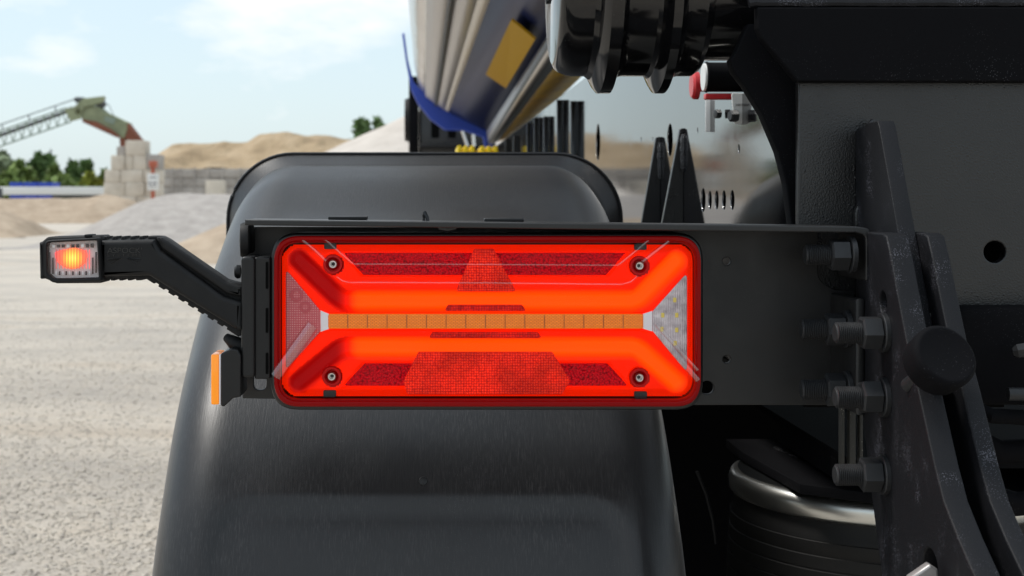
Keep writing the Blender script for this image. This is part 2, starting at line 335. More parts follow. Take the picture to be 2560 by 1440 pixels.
c = N(t, 'ShaderNodeMix', data_type='RGBA', blend_type='MULTIPLY'); c.inputs['Factor'].default_value = .8; L_(a.outputs['Result'], c.inputs['A']); L_(r3.outputs[0], c.inputs['B'])
L_(c.outputs['Result'], b.inputs['Base Color']); bump(gm, n3.outputs['Fac'], .6, .02); bump(gm, n2.outputs['Fac'], .5, .05)
def ground_z(x, y): return .012 * np.sin(x * 2.1 + .6 * np.sin(y * .9)) + .014 * np.sin(y * 1.7 + .5 * np.sin(x * 1.3))
xs = np.concatenate([[-1500, -300, -80], np.linspace(-22, 6, 113), [40, 300, 1500]]); ys = np.concatenate([[-900, -60, -5], np.linspace(0, 36, 145), [60, 140, 500, 2500]])
gx, gy = np.meshgrid(xs, ys); near = ((gy >= 0) & (gy <= 36) & (gx >= -22) & (gx <= 6)); gz = np.where(near, ground_z(gx, gy), 0)
nx, ny = len(xs), len(ys)
gv = np.stack([gx.ravel(), gy.ravel(), gz.ravel()], 1)
gf = [(j * nx + i, j * nx + i + 1, (j + 1) * nx + i + 1, (j + 1) * nx + i) for j in range(ny - 1) for i in range(nx - 1)]
tag(link('ground', pydata(gv, gf), gm, smooth=80), kind='structure')
# loose gravel lying on the yard, as far as single stones can be told apart
ico = bmesh.new(); bmesh.ops.create_icosphere(ico, subdivisions=1, radius=1); IV = np.array([v.co[:] for v in ico.verts]); IF = np.array([[v.index for v in f.verts] for f in ico.faces]); ico.free()
def stones(n, f_xy, smin, smax, seed):
    r = np.random.default_rng(seed); x, y = f_xy(r, n)
    s = smin * (smax / smin) ** (r.random(n) ** 2.2)
    sc = s[:, None] * (0.65 + .6 * r.random((n, 3))); sc[:, 2] *= .42
    a = r.random(n) * 6.283; V = IV[None] * (1 + .35 * (r.random((n, 12, 1)) - .5)) * sc[:, None]
    c_, s_ = np.cos(a)[:, None], np.sin(a)[:, None]
    X = V[..., 0] * c_ - V[..., 1] * s_ + x[:, None]; Yv = V[..., 0] * s_ + V[..., 1] * c_ + y[:, None]; Z = V[..., 2] + ground_z(x, y)[:, None] + s[:, None] * .1
    verts = np.stack([X, Yv, Z], -1).reshape(-1, 3); faces = (IF[None] + (np.arange(n) * 12)[:, None, None]).reshape(-1, 3)
    me = bpy.data.meshes.new('m'); me.vertices.add(len(verts)); me.vertices.foreach_set('co', verts.ravel())
    me.loops.add(len(faces) * 3); me.polygons.add(len(faces)); me.loops.foreach_set('vertex_index', faces.ravel().astype(np.int32)); me.polygons.foreach_set('loop_start', np.arange(0, len(faces) * 3, 3, dtype=np.int32))
    me.update(calc_edges=True); return me
sm_ = mat('mixed_gravel_stones', (.4, .38, .36), .9, spec=.2); t, b, L_ = nodes(sm_); g = N(t, 'ShaderNodeNewGeometry')
r_ = ramp(t, g.outputs['Random Per Island'], [(0, (.32, .29, .26)), (.2, (.42, .385, .34)), (.6, (.48, .43, .37)), (.9, (.54, .485, .41)), (1, (.62, .57, .50))]); L_(r_.outputs[0], b.inputs['Base Color'])
def near_field(r, n):
    y = 3.7 * (16 / 3.7) ** (r.random(n) ** 1.15); u0 = -40; u1 = 640
    return ((u0 + r.random(n) * (u1 - u0)) - VX) * y / F, y
tag(link('gravel', stones(30000, near_field, .0022, .012, 3), sm_, smooth=0), 'loose pale gravel scattered over the quarry yard', 'gravel', kind='stuff')

def noise2(x, y, seed, octs=4, base=1.0):
    """cheap smooth value noise"""
    out = np.zeros_like(x, dtype=float); r = np.random.default_rng(seed); amp = 1.
    for o in range(octs):
        k = r.random((6, 3)); f = base * 2 ** o
        s = sum(np.sin(f * (x * math.cos(q[0] * 6.28) + y * math.sin(q[0] * 6.28)) * (.7 + .6 * q[1]) + q[2] * 6.28) for q in k)
        out += amp * s / 6; amp *= .5
    return out
def heap(name, x0, x1, y0, y1, fn, m, label, cat='heap', nx=90, ny=50, seed=1, amp=.1, base=1.):
    xs = np.linspace(x0, x1, nx); ys = np.linspace(y0, y1, ny); X, Y = np.meshgrid(xs, ys); Z = fn(X, Y)
    Z = Z + amp * noise2(X, Y, seed, 4, base) * np.clip(Z * 1.5, 0, 1); Z = np.maximum(Z, -.25)
    v = np.stack([X.ravel(), Y.ravel(), Z.ravel()], 1)
    f = [(j * nx + i, j * nx + i + 1, (j + 1) * nx + i + 1, (j + 1) * nx + i) for j in range(ny - 1) for i in range(nx - 1)]
    return tag(link(name, pydata(v, f), m, smooth=80), label, cat)
def crest(pts, Y):
    """photo outline -> function X -> height at depth Y"""
    q = [P(u, v, Y) for u, v in pts]; xs = [p.x for p in q]; zs = [p.z for p in q]
    return lambda X: np.interp(X, xs, zs)
def gully(X, Y, seed): return np.abs(noise2(X, Y * .6, seed, 3, .45)) * 1.6
def ridge(Yc, back, front_y, front_z, cr, back_y):
    """height: rises from front_y (front_z) to the crest at Yc, falls behind"""
    def fn(X, Y):
        c = cr(X); up = np.clip((Y - front_y) / (Yc - front_y), 0, 1); dn = np.clip((back_y - Y) / (back_y - Yc), 0, 1)
        s = up ** .8
        return np.where(Y <= Yc, np.minimum(front_z, c) + (c - np.minimum(front_z, c)) * s, c * dn)
    return fn
# big sand heap behind the retaining wall
Ys = 112; cr = crest([(330, 455), (385, 395), (400, 378), (430, 352), (470, 342), (520, 339), (560, 329), (620, 331), (680, 326), (740, 330), (800, 335), (870, 331), (990, 336), (1180, 350), (1400, 470)], Ys)
heap('sand_heap', P(330, 0, Ys).x, P(1400, 0, Ys).x, 103.2, 128, (lambda X, Y: ridge(Ys, 0, 103.2, 3.2, cr, 128)(X, Y) - gully(X, Y, 21) * np.clip((Y - 103.2) / 3, 0, 1) * np.clip((115 - Y) / 4, 0.25, 1)), M['sand'], 'long heap of yellow sand behind the grey concrete retaining wall', nx=170, ny=70, seed=4, amp=.55, base=.5)
# pale gravel cone whose apex is hidden behind the tipper body
ap = P(1085, 238, 60)
heap('gravel_heap', ap.x - 12.5, ap.x + 12.5, 49, 71, lambda X, Y: ap.z - .2 - .49 * np.sqrt((X - ap.x) ** 2 + (Y - 60) ** 2 + .4), M['gravel_light'], 'tall pale gravel cone rising behind the mudguard beside the tipper body', seed=5, amp=.07, base=1.3)
# low grey gravel pile left of the mudguard
Yg = 36; cr = crest([(120, 610), (200, 580), (300, 530), (352, 502), (400, 488), (460, 484), (520, 486), (600, 489), (760, 495), (900, 560), (1000, 610)], Yg)
heap('gravel_heap', P(100, 0, Yg).x, P(1000, 0, Yg).x, 31.4, 40.6, lambda X, Y: np.maximum(cr(X), -.1) * np.clip(1 - (np.abs(Y - Yg) / 4.2) ** 1.4, -.1, 1), M['gravel_grey'], 'low grey gravel pile in front of the concrete block tower', seed=6, amp=.07, base=2.2, nx=120)
Yb = 27; cr2 = crest([(400, 640), (450, 606), (500, 585), (560, 560), (640, 545), (800, 560), (950, 640)], Yb)
heap('soil_heap', P(400, 0, Yb).x, P(950, 0, Yb).x, 24.6, 29.4, lambda X, Y: np.maximum(cr2(X), -.1) * np.clip(1 - (np.abs(Y - Yb) / 2.3) ** 1.5, -.1, 1), M['soil'], 'small brown soil heap beside the mudguard', seed=8, amp=.05, base=3.2)
Yl = 70; cr3 = crest([(-220, 500), (-60, 492), (20, 497), (90, 496), (160, 499), (225, 494), (262, 484), (330, 500), (420, 560)], Yl)
heap('earth_bank', P(-220, 0, Yl).x, P(420, 0, Yl).x, 65.2, 74.8, lambda X, Y: cr3(X) * np.clip(1 - (np.abs(Y - Yl) / 4.4) ** 1.5, -.1, 1), M['soil'], 'low brown earth bank in front of the white and blue trailer', 'bank', seed=9, amp=.06, base=1.6)
Yk = 44; cr4 = crest([(-260, 520), (-80, 515), (10, 527), (70, 552), (130, 604)], Yk)
heap('earth_mound', P(-260, 0, Yk).x, P(130, 0, Yk).x, 40.9, 47.1, lambda X, Y: cr4(X) * np.clip(1 - (np.abs(Y - Yk) / 2.9) ** 1.5, -.1, 1), M['soil'], 'small brown earth mound at the left edge of the picture', 'mound', seed=12, amp=.04, base=2.2)

# retaining wall of concrete panels between posts
rw = root('retaining_wall', P(480, 0, 102).xy.to_3d(), 'grey concrete panel retaining wall holding back the sand heap', 'wall')
us = [396, 430, 452, 486, 520, 556, 598, 640, 690, 740, 800, 860, 930, 1000]
for u0, u1 in zip(us, us[1:]):
    for k, (v0, v1) in enumerate(((422, 444), (445, 466), (467, 500))):
        a_, b_ = P(u0 + 1.6, v1, 102), P(u1 - 1.6, v0, 102); a_.z = max(a_.z, 0)
        d = random.uniform(-.08, .08)
        box('panel', (a_.x, 102 + d, a_.z), (b_.x, 102.5 + d, b_.z), M['concrete_grey'], rw, .03)
    a_ = P(u0 - 2, 500, 102); b_ = P(u0 + 2, 420, 102)
    box('post', (a_.x, 101.85, 0), (b_.x, 102.6, b_.z), M['concrete_grey'], rw, .03)
cb = P(514, 487, 96); cb2 = P(559, 451, 96)
tag(box('concrete_block', (cb.x, 96, 0), (cb2.x, 97.2, cb2.z), M['concrete'], None, .06), 'single pale concrete block standing before the retaining wall', 'block')
# block tower
Yt = 78; bt = root('block_tower', (P(320, 0, Yt).x, Yt, 0), 'stepped tower of stacked pale concrete blocks under the conveyor chute', 'tower')
rows = [(350, 388, [(291, 312, 366), (313, 363, 351)]), (388, 424, [(277, 311, None), (312, 331, None), (332, 366, None), (367, 399, 386)]), (424, 456, [(261, 300, None), (301, 357, None), (358, 399, None)]),
        (456, 490, [(259, 312, None), (313, 360, None), (361, 397, None)]), (490, 526, [(257, 286, None), (287, 340, None), (341, 398, None)]), (526, 560, [(256, 311, None), (312, 357, None), (358, 397, None)])]
for v0, v1, bl in rows:
    for u0, u1, vt in bl:
        a_, b_ = P(u0 + .2, v1 - .2, Yt), P(u1 - .2, vt or v0, Yt); d = random.uniform(-.07, .07)
        o = box('block', (a_.x, Yt + d, max(a_.z, -.1)), (b_.x, Yt + 1.5 + d, b_.z), M['concrete_grey'] if (u0 in (367, 291)) else M['concrete'], bt, .035)
# sign on a post by the tower
sp = root('sign_post', (P(382, 0, 76).x, 76, 0), 'red post with white notice board beside the block tower', 'sign')
pbox('post', 377, 550, 386, 402, 76, 76.2, M['orange'], sp, .02); pbox('notice_board', 368, 476, 397, 434, 75.9, 75.97, M['white_paint'], sp, .01); pbox('lamp_box', 372, 418, 391, 402, 75.8, 76.25, M['orange'], sp, .03)
ab = mat('grey_print', (.33, .33, .34), .7)
for v0, v1, u0, u1 in ((441, 445, 374, 391), (455, 461, 371, 379), (455, 461, 382, 392), (464, 467, 373, 390)):
    pbox('printed_line', u0, v1, u1, v0, 75.893, 75.8999, ab, sp, 0)
# conveyor
Yc = 84; cv = root('conveyor', (P(150, 0, Yc).x, Yc, 0), 'faded green lattice conveyor boom with a chute over the block tower', 'conveyor')
def ctube(name, pts, px, m, dy=0): return tube(name, [P(u, v, Yc + dy) for u, v in pts], px * Yc / F, m, cv, 6)
for dy in (0, 1.3):
    ctube('handrail', [(-120, 354), (0, 312), (190, 247)], 1.5, M['dark_iron'], dy)
    ctube('chord', [(-120, 372), (0, 328), (165, 270)], 2.1, M['lattice'], dy); ctube('chord', [(-120, 408), (0, 366), (178, 304)], 2.1, M['lattice'], dy)
    for k, u in enumerate(range(-110, 175, 22)):
        f = lambda u: 328 - u * .352; g = lambda u: 366 - u * .348
        ctube('lattice_bar', [(u, f(u)), (u + 11, g(u + 11))], 1.5, M['lattice'], dy); ctube('lattice_bar', [(u + 11, g(u + 11)), (u + 22, f(u + 22))], 1.5, M['lattice'], dy)
    for u in (-60, 5, 72, 138): ctube('rail_post', [(u, 313 - u * .345), (u + 2, 330 - u * .352)], 1.5, M['dark_iron'], dy)
bm = bmesh.new()
for a_, b_ in (((-120, 385), (200, 274)),): pass
bm.free()
plate('belt', [(-120, 376), (190, 266), (192, 269), (-120, 380)], Yc + .2, 1.0, M['dark_iron'], cv, bevel=0)
plate('head_side', [(160, 272), (186, 266), (208, 246), (260, 240), (263, 247), (254, 256), (210, 268), (205, 280), (202, 296), (175, 303)], Yc - .1, .25, M['conveyor'], cv, [circ(195, 279, 8, 10)], bevel=.02)
plate('head_side', [(160, 272), (186, 266), (208, 246), (260, 240), (254, 256), (205, 280), (202, 296), (175, 303)], Yc + 1.3, .2, M['conveyor'], cv, bevel=.02)
plate('motor', [(183, 247), (188, 242), (208, 243), (214, 248), (210, 256), (188, 256)], Yc, 1.1, M['dark_iron'], cv, bevel=.08)
plate('drum', circ(247, 258, 10, 16), Yc + .2, 1.0, M['dark_iron'], cv, bevel=.03)
plate('chute', [(205, 272), (222, 264), (245, 266), (262, 280), (318, 306), (322, 318), (312, 345), (300, 346), (290, 340), (204, 302)], Yc + .05, 1.4, M['conveyor'], cv, bevel=.12)
plate('chute_liner', [(205, 298), (240, 304), (275, 322), (300, 340), (292, 344), (206, 305)], Yc - .12, .3, M['rust'], cv, bevel=.02)
plate('patch_plate', [(262, 290), (290, 297), (284, 312), (260, 303)], Yc, .1, M['lattice'], cv, bevel=.01)
plate('chute_mouth', [(318, 308), (324, 316), (350, 350), (322, 350), (312, 344), (318, 326)], Yc - .02, 1.3, M['rust'], cv, bevel=.05)
tube('cable', [P(250, 250, Yc), P(272, 262, Yc), P(286, 292, Yc)], .02, M['dark_iron'], cv, 5); tube('cable', [P(345, 348, Yc - .1), P(360, 364, Yc - .1), P(376, 387, Yc - .1)], .035, M['rust'], cv, 5)
plate('support_leg', [(298, 344), (312, 344), (312, 366), (300, 366)], Yc + .1, 1.2, M['rust'], cv, bevel=.02)
# parked white and blue trailer
Yw = 92; wt = root('flatbed_trailer', (P(120, 0, Yw).x, Yw, 0), 'white low trailer with blue panels parked beyond the earth bank', 'trailer')
pbox('bed', -40, 487, 262, 467, Yw, Yw + 2.4, M['white_paint'], wt, .05)
for u0, u1 in ((24, 58), (60, 94), (96, 130)):
    pbox('side_panel', u0, 466.6, u1, 456, Yw + .1, Yw + 2.2, M['blue'], wt, .02); pbox('skirt', u0, 496, u1, 487.4, Yw + .1, Yw + 2.2, M['blue'], wt, .02)
pbox('underframe', 132, 495, 252, 487.4, Yw + .2, Yw + 2.2, M['dark_iron'], wt, .02)
for u in (-8, 150, 185, 220):
    c_ = P(u, 0, Yw); r_w = .42
    lathe('wheel', [(0, .2), (0, r_w - .06), (.05, r_w), (.3, r_w), (.35, r_w - .06), (.35, .2)], M['tyre'], wt, 20, (0, 1, 0), (c_.x, Yw - .06, r_w))
pbox('stake', -6, 512, 2, 470, Yw - 7, Yw - 6.6, M['dark_iron'], wt, .02)
# trees
def tree(u, vtop, Y, wpx, m, label, group, vbot=500, n=1100, ls=.34):
    base = P(u, 0, Y); top = P(u, vtop, Y).z; hw = wpx / 2 * Y / F
    rt = root('tree', (base.x, Y, 0), label, 'tree', group)
    r = np.random.default_rng(int(abs(u) * 13 + vtop)); bm = bmesh.new()
    tube_bm(bm, [(base.x, Y, -.1), (base.x + .1, Y, top * .35), (base.x - .1, Y + .1, top * .75)], [.22, .16, .05], 7)
    for k in range(5):
        a_ = r.random() * 6.28; z0 = top * (.25 + .1 * k); tube_bm(bm, [(base.x, Y, z0), (base.x + math.cos(a_) * hw * .7, Y + math.sin(a_) * hw * .7, z0 + top * .18)], [.09, .02], 5)
    bmesh.ops.recalc_face_normals(bm, faces=bm.faces); link('trunk', mesh(bm), M['bark'], rt)
    cl = [(r.normal(0, .42, 3) * [hw, hw, top * .22] + [base.x, Y, top * .56], .25 + .3 * r.random()) for _ in range(16)] + [(np.array([base.x, Y, top * .86]), .25), (np.array([base.x - hw * .6, Y, top * .4]), .35), (np.array([base.x + hw * .6, Y, top * .4]), .35), (np.array([base.x, Y, top * .25]), .5)]
    V = []; Fc = []
    for k in range(n):
        c_, s = cl[r.integers(len(cl))]; d = r.normal(0, 1, 3); d /= np.linalg.norm(d); p = c_ + d * s * np.array([hw, hw, top * .36]) * r.random() ** .4
        if p[2] > top * (.98 + .04 * r.random()) or p[2] < .1: continue
        A = r.normal(0, 1, 3); A /= np.linalg.norm(A); B = np.cross(A, r.normal(0, 1, 3)); B /= np.linalg.norm(B); q = ls * (.5 + r.random())
        i = len(V); V += [p - A * q, p + B * q * .5, p + A * q, p - B * q * .5]; Fc.append((i, i + 1, i + 2, i + 3))
    link('crown', pydata(V, Fc), m, rt, smooth=0)
TG = 'trees behind the white and blue trailer'
for u, v, Y, wp, m, lb, n in ((-45, 372, 112, 70, 'leaf_grey', 'grey green tree cut by the left picture edge behind the white trailer', 1100), (8, 372, 116, 62, 'leaf_grey', 'grey green tree under the lower end of the conveyor boom', 1200), (48, 396, 112, 60, 'leaf', 'low rounded green tree between the grey green tree and the tallest tree', 1100), (96, 377, 118, 54, 'leaf_dark', 'tallest dark green tree behind the white and blue trailer', 1400),
                       (136, 408, 110, 50, 'leaf', 'low green bush right of the tallest dark tree', 900), (182, 398, 118, 62, 'leaf_dark', 'dark green double topped tree left of the block tower', 1300), (222, 428, 108, 50, 'leaf_yellow', 'low yellow green bush just left of the block tower', 900), (262, 420, 120, 40, 'leaf', 'small green tree half hidden by the block tower', 700), (20, 430, 104, 70, 'leaf', 'green shrub above the left end of the white trailer', 900), (160, 440, 103, 66, 'leaf', 'low green shrub above the dark end of the white trailer', 900)):
    tree(u, v, Y, wp * 1.25, M[m], lb, TG, n=n * 2, ls=.42)
for u, v, wp, lb, n in ((900, 284, 84, 'dark green tree showing above the sand heap left of the gravel cone', 1700), (944, 282, 50, 'slim dark green tree half hidden by the slope of the gravel cone', 1000)):
    tree(u, v, 170, wp, M['leaf_dark'], lb, 'trees beyond the sand heap', n=n * 2, ls=.6)
for u, v, lb in ((127, 372, 'thin far lattice pylon behind the tallest dark green tree'), (230, 400, 'thin far lattice pylon left of the block tower')):
    py = root('pylon', (P(u, 0, 400).x, 400, 0), lb, 'pylon', 'far pylons'); top = P(u, v, 400); k = 400 / F
    for s in (-1, 1): tube('leg', [(top.x + s * 5 * k, 400, 0), (top.x, 400, top.z)], .13, M['dark_iron'], py, 4)
    for dv in (6, 16): tube('cross_arm', [(top.x - 5 * k, 400, top.z - dv * k), (top.x + 5 * k, 400, top.z - dv * k)], .13, M['dark_iron'], py, 4)

# ================================================================== THE TIPPER TRAILER (all bolted and welded parts move together)
TR = root('tipper_trailer', (.4, 1.4, 0), 'black tipper trailer seen close at its rear corner with red tail lamp and mudguard', 'trailer')
# ---- mudguard: swept section, lip at its crest, sunk panel on its rear drop
path = [(1.325, -.56), (1.328, -.48), (1.340, -.415), (1.362, -.348), (1.40, -.28), (1.465, -.205), (1.56, -.135), (1.68, -.066), (1.78, -.018), (1.86, .020), (1.91, .038), (1.95, .0475), (2.0, .053), (2.1, .052), (2.2, .04), (2.4, -.02), (2.6, -.14), (2.7, -.28)]
hwid = [.272, .271, .270, .268, .265, .263, .262, .262, .260, .256, .252, .25, .25, .25, .25, .25, .25, .25]
pc = [Vector((0, y, z)) for y, z in path]
def cat(pts, n):
    out = []
    for i in range(len(pts) - 1):
        p0, p1, p2, p3 = pts[max(i - 1, 0)], pts[i], pts[i + 1], pts[min(i + 2, len(pts) - 1)]
        for k in range(n):
            q = k / n; out.append(.5 * ((2 * p1) + (p2 - p0) * q + (2 * p0 - 5 * p1 + 4 * p2 - p3) * q * q + (3 * p1 - p0 - 3 * p2 + p3) * q ** 3))
    return out + [pts[-1]]
q3 = cat([Vector((h_, p.y, p.z)) for h_, p in zip(hwid, pc)], 10)
def sect(hw, rc, skirt):
    """half section -> list of (x, drop)"""
    pts = [(x, 0) for x in np.linspace(0, hw - rc, 26)]
    pts += [(hw - rc + rc * math.sin(a), rc - rc * math.cos(a)) for a in np.linspace(0, math.pi / 2, 14)[1:]]
    pts += [(hw, rc + skirt * .5), (hw, rc + skirt), (hw + .006, rc + skirt + .001), (hw + .006, rc + skirt + .005)]
    return pts
def sstep(a, b, x): t_ = max(0, min(1, (x - a) / (b - a))); return t_ * t_ * (3 - 2 * t_)
V = []; Fc = []
for i, p in enumerate(q3):
    d = (q3[min(i + 1, len(q3) - 1)] - q3[max(i - 1, 0)]); tv = Vector((0, d.y, d.z)).normalized(); nv = Vector((0, -tv.z, tv.y))
    s_ = sect(p.x, .066 + .012 * sstep(1.5, 1.8, p.y), .045)
    full = [(-x, dr) for x, dr in reversed(s_[1:])] + s_
    for x, dr in full:
        off = -dr
        dx = abs(x) - (.208 - .04); dz = (p.z + .295 + .04); rd = math.hypot(max(dx, 0), max(dz, 0)) + min(max(dx, dz), 0) - .04     # rounded panel edge
        off -= .005 * (1 - sstep(-.010, .0, rd))
        off += .004 * math.exp(-((p.y - 1.74) / .035) ** 2) * sstep(.2, .15, abs(x))                                                    # shallow swelling just behind the bracket
        V.append(Vector((x - .007, p.y, H + p.z)) + nv * off)
W = len(full)
for i in range(len(q3) - 1):
    for k in range(W - 1): Fc.append((i * W + k, i * W + k + 1, (i + 1) * W + k + 1, (i + 1) * W + k))
o = link('mudguard', pydata(V, Fc), M['guard'], TR, smooth=50); o['label'] = 'black brushed plastic mudguard'
md = o.modifiers.new('t', 'SOLIDIFY'); md.thickness = .005; md.offset = -1
def arch(hw, top, bot, rc, n=14):
    pts = [(-hw, bot)] + [(-hw + rc - rc * math.cos(a), top - rc + rc * math.sin(a)) for a in np.linspace(0, math.pi / 2, n)]
    return pts + [(-x, z) for x, z in reversed(pts)]
rings_ = [(1.925, arch(.243, .036, -.08, .088)), (1.955, arch(.257, .050, -.08, .090)), (1.985, arch(.2745, .0625, -.08, .092)), (1.990, arch(.2785, .0655, -.08, .093)), (2.0, arch(.281, .0665, -.08, .094)), (2.06, arch(.2815, .0665, -.09, .094)), (2.25, arch(.2815, .045, -.12, .094)), (2.45, arch(.2815, -.03, -.2, .094)), (2.62, arch(.2815, -.15, -.32, .094))]
V = [Vector((x - .002, y, H + z)) for y, rg in rings_ for x, z in rg]; w_ = len(rings_[0][1])
lp = link('mudguard_lip', pydata(V, [(j * w_ + i, j * w_ + i + 1, (j + 1) * w_ + i + 1, (j + 1) * w_ + i) for j in range(len(rings_) - 1) for i in range(w_ - 1)]), M['guard'], o, smooth=50)
md = lp.modifiers.new('t', 'SOLIDIFY'); md.thickness = .004; md.offset = -1
tube('lip_bead', [Vector((x - .002, 1.989, H + z)) for x, z in rings_[3][1]], .0022, M['guard'], o, 8)
lathe('rivet', [(0, .0045), (.002, .004), (.003, 0)], M['plastic'], TR, 12, (0, -1, .35), P(1058, 1205, 1.375) + Vector((0, .004, 0)))
# wheel under it
wh = lathe('wheel', [(-.10, 0), (-.10, .2), (-.06, .27), (.06, .27), (.10, .2), (.10, 0)], M['dark_iron'], TR, 32, (1, 0, 0), (-.003, 2.07, .52))
lathe('tyre', [(-.17, .28), (-.185, .36), (-.19, .43), (-.175, .49), (-.15, .515), (-.06, .52), (-.055, .508), (-.045, .508), (-.04, .52), (.04, .52), (.045, .508), (.055, .508), (.06, .52), (.15, .515), (.175, .49), (.19, .43), (.185, .36), (.17, .28)], M['tyre'], wh, 48, (1, 0, 0), (-.003, 2.07, .52))
# ---- lamp bracket
br = plate('lamp_bracket', rpoly([(606, 566, 0), (2045, 570, 0), (2045, 700, 40), (2082, 722, 10), (2136, 729, 6), (2136, 1012, 4), (1700, 1013, 0), (606, 996, 4)], 0), 1.335, .006, M['bracket'], TR,
           [circ(1817, 653, 10), circ(1817, 898, 10), circ(1768, 969, 17), rrect(634, 930, 666, 975, 15)])
br['label'] = 'satin black steel bracket carrying the tail lamp'
plate('flange', rpoly([(612, 549, 0), (2142, 566, 14), (2180, 572, 34), (2180, 694, 8), (2164, 704, 4), (2164, 588, 16), (2140, 582, 6), (612, 563, 0)], 0), 1.25, .085, M['bracket'], br, bevel=.0012)
side_plate('end_flange', [(1.255, -.088), (1.335, -.088), (1.335, -.192), (1.255, -.192)], .3835, .392, M['bracket'], br, bevel=.003)
for u0, u1, v in ((820, 917, 541), (1211, 1310, 546)): pbox('cable_clip', u0, v + 9, u1, v, 1.30, 1.325, M['plastic'], br, .001)
tube('wire_hook', [P(1070, 560, 1.3), P(1068, 545, 1.3), P(1062, 532, 1.3), P(1060, 540, 1.31), P(1059, 556, 1.31)], .0018, M['bolt'], br)
plate('drain_tab', rpoly([(1090, 564, 0), (1146, 564, 0), (1140, 574, 6), (1120, 579, 8), (1098, 575, 6)], 4), 1.262, .004, M['frame'], br)
# ---- tail lamp
YL = 1.275
lampb = plate('tail_lamp', rrect(677, 582, 1758, 1025, 70, 10), 1.292, .042, M['lamp_black'], TR, bevel=.002, res=3)
plate('housing_rim', rrect(677, 582, 1758, 1025, 70, 12), 1.266, .0262, M['lamp_black'], lampb, [rrect(700, 607, 1738, 999, 50, 12)], bevel=.003, res=3); lampb['label'] = 'lit red rear lamp with amber strip and white end triangle'
plate('lens_rim', rrect(684, 590, 1753, 1018, 64, 12), 1.257, .012, M['rim_red'], lampb, [rrect(696, 603, 1742, 1003, 54, 12)], bevel=.0035, res=4)
plate('inner_rim', rrect(695, 602, 1743, 1004, 54, 12), 1.261, .006, M['rim_red'], lampb, [rrect(700, 607, 1738, 999, 50, 12)], bevel=.0008)
def seg_d(px, py, a, b):
    ax, ay = a; bx, by = b; dx, dy = bx - ax, by - ay; tt = max(0, min(1, ((px - ax) * dx + (py - ay) * dy) / (dx * dx + dy * dy))); return math.hypot(px - ax - tt * dx, py - ay - tt * dy)
def pl_d(px, py, pl): return min(seg_d(px, py, a, b) for a, b in zip(pl, pl[1:]))
def smooth_pl(pl, r): 
    q = rpoly([(p[0], p[1], r if 0 < i < len(pl) - 1 else 0) for i, p in enumerate(pl)], 0, 6)
    return q
def inpoly(x, y, pg):
    c = False; j = len(pg) - 1
    for i in range(len(pg)):
        if (pg[i][1] > y) != (pg[j][1] > y) and x < (pg[j][0] - pg[i][0]) * (y - pg[i][1]) / (pg[j][1] - pg[i][1]) + pg[i][0]: c = not c
        j = i
    return c
def poly_sd(x, y, pg):
    d = min(seg_d(x, y, pg[i - 1], pg[i]) for i in range(len(pg))); return -d if inpoly(x, y, pg) else d
GU = smooth_pl([(746, 648), (853, 752), (1592, 752), (1690, 652)], 50); GL = smooth_pl([(746, 955), (853, 868), (1592, 868), (1690, 955)], 50)
WU = [(850, 629), (1575, 629), (1520, 692), (905, 692)]; WL = [(906, 906), (1524, 906), (1580, 971), (850, 971)]
TL = rpoly([(714, 672), (800, 776), (800, 830), (714, 926)], 6); TRI = rpoly([(1718, 682), (1632, 778), (1632, 828), (1718, 932)], 6)
BAR = rrect(820, 785, 1608, 822, 6); SCR = [(833, 660), (1597, 664), (830, 940), (1597, 943)]
def rr_sd(x, y, u0, v0, u1, v1, r):
    cx, cy = (u0 + u1) / 2, (v0 + v1) / 2; dx = abs(x - cx) - (u1 - u0) / 2 + r; dy = abs(y - cy) - (v1 - v0) / 2 + r
    return math.hypot(max(dx, 0), max(dy, 0)) + min(max(dx, dy), 0) - r
us = np.arange(704, 1736.1, 4.0); vs = np.arange(612, 992.1, 4.0); V = []; Fc = []; info = []; idx = {}
for j, v in enumerate(vs):
    for i, u in enumerate(us):
        if rr_sd(u, v, 703, 612, 1737, 992, 44) > 2.5: continue
        dep = 0.
        g_ = min(pl_d(u, v, GU), pl_d(u, v, GL)); dep = max(dep, 7.0 * (1 - sstep(9, 30, g_)))
        dw = min(poly_sd(u, v, WU), poly_sd(u, v, WL))
        if dw < 0: dep = 12 * sstep(0, -5, dw)
        dt = min(poly_sd(u, v, TL), poly_sd(u, v, TRI), rr_sd(u, v, 797, 781, 1634, 826, 4))
        if dt < 6: dep = dep * sstep(0, 6, dt) + 2.5 * (1 - sstep(-2, 3, dt)) if dt < 0 else dep * sstep(0, 6, dt) - 1.0 * (1 - sstep(0, 6, dt))
        sdist = min(math.hypot(u - a, v - c) for a, c in SCR)
        if sdist < 27: dep = 7 * sstep(27, 20, sdist)
        dep += 4 * sstep(-22, 0, rr_sd(u, v, 703, 612, 1737, 992, 44))          # edge rolls back
        idx[(i, j)] = len(V); V.append(P(u, v, YL) + Vector((0, dep * .001, 0))); info.append((u, v, g_, dw, sdist))
mi = []
for j in range(len(vs) - 1):
    for i in range(len(us) - 1):
        k = [(i, j), (i, j + 1), (i + 1, j + 1), (i + 1, j)]
        if all(q in idx for q in k):
            Fc.append(tuple(idx[q] for q in k)); u, v, g_, dw, sdist = info[idx[k[0]]]
            mi.append(2 if sdist < 25 else (1 if g_ < 29 else 0))
me = pydata(V, Fc); [me.materials.append(M[k]) for k in ('red', 'red_lit', 'screw_cup')]
ga = me.attributes.new('glow', 'FLOAT', 'POINT')
ga.data.foreach_set('value', [max(sstep(835, 900, u), .5 * sstep(18, 29, g_)) * (1 - .35 * sstep(12, 29, g_)) for u, v, g_, dw, sd_ in info]); me.polygons.foreach_set('material_index', mi)
link('light_panel', me, None, lampb, smooth=70)
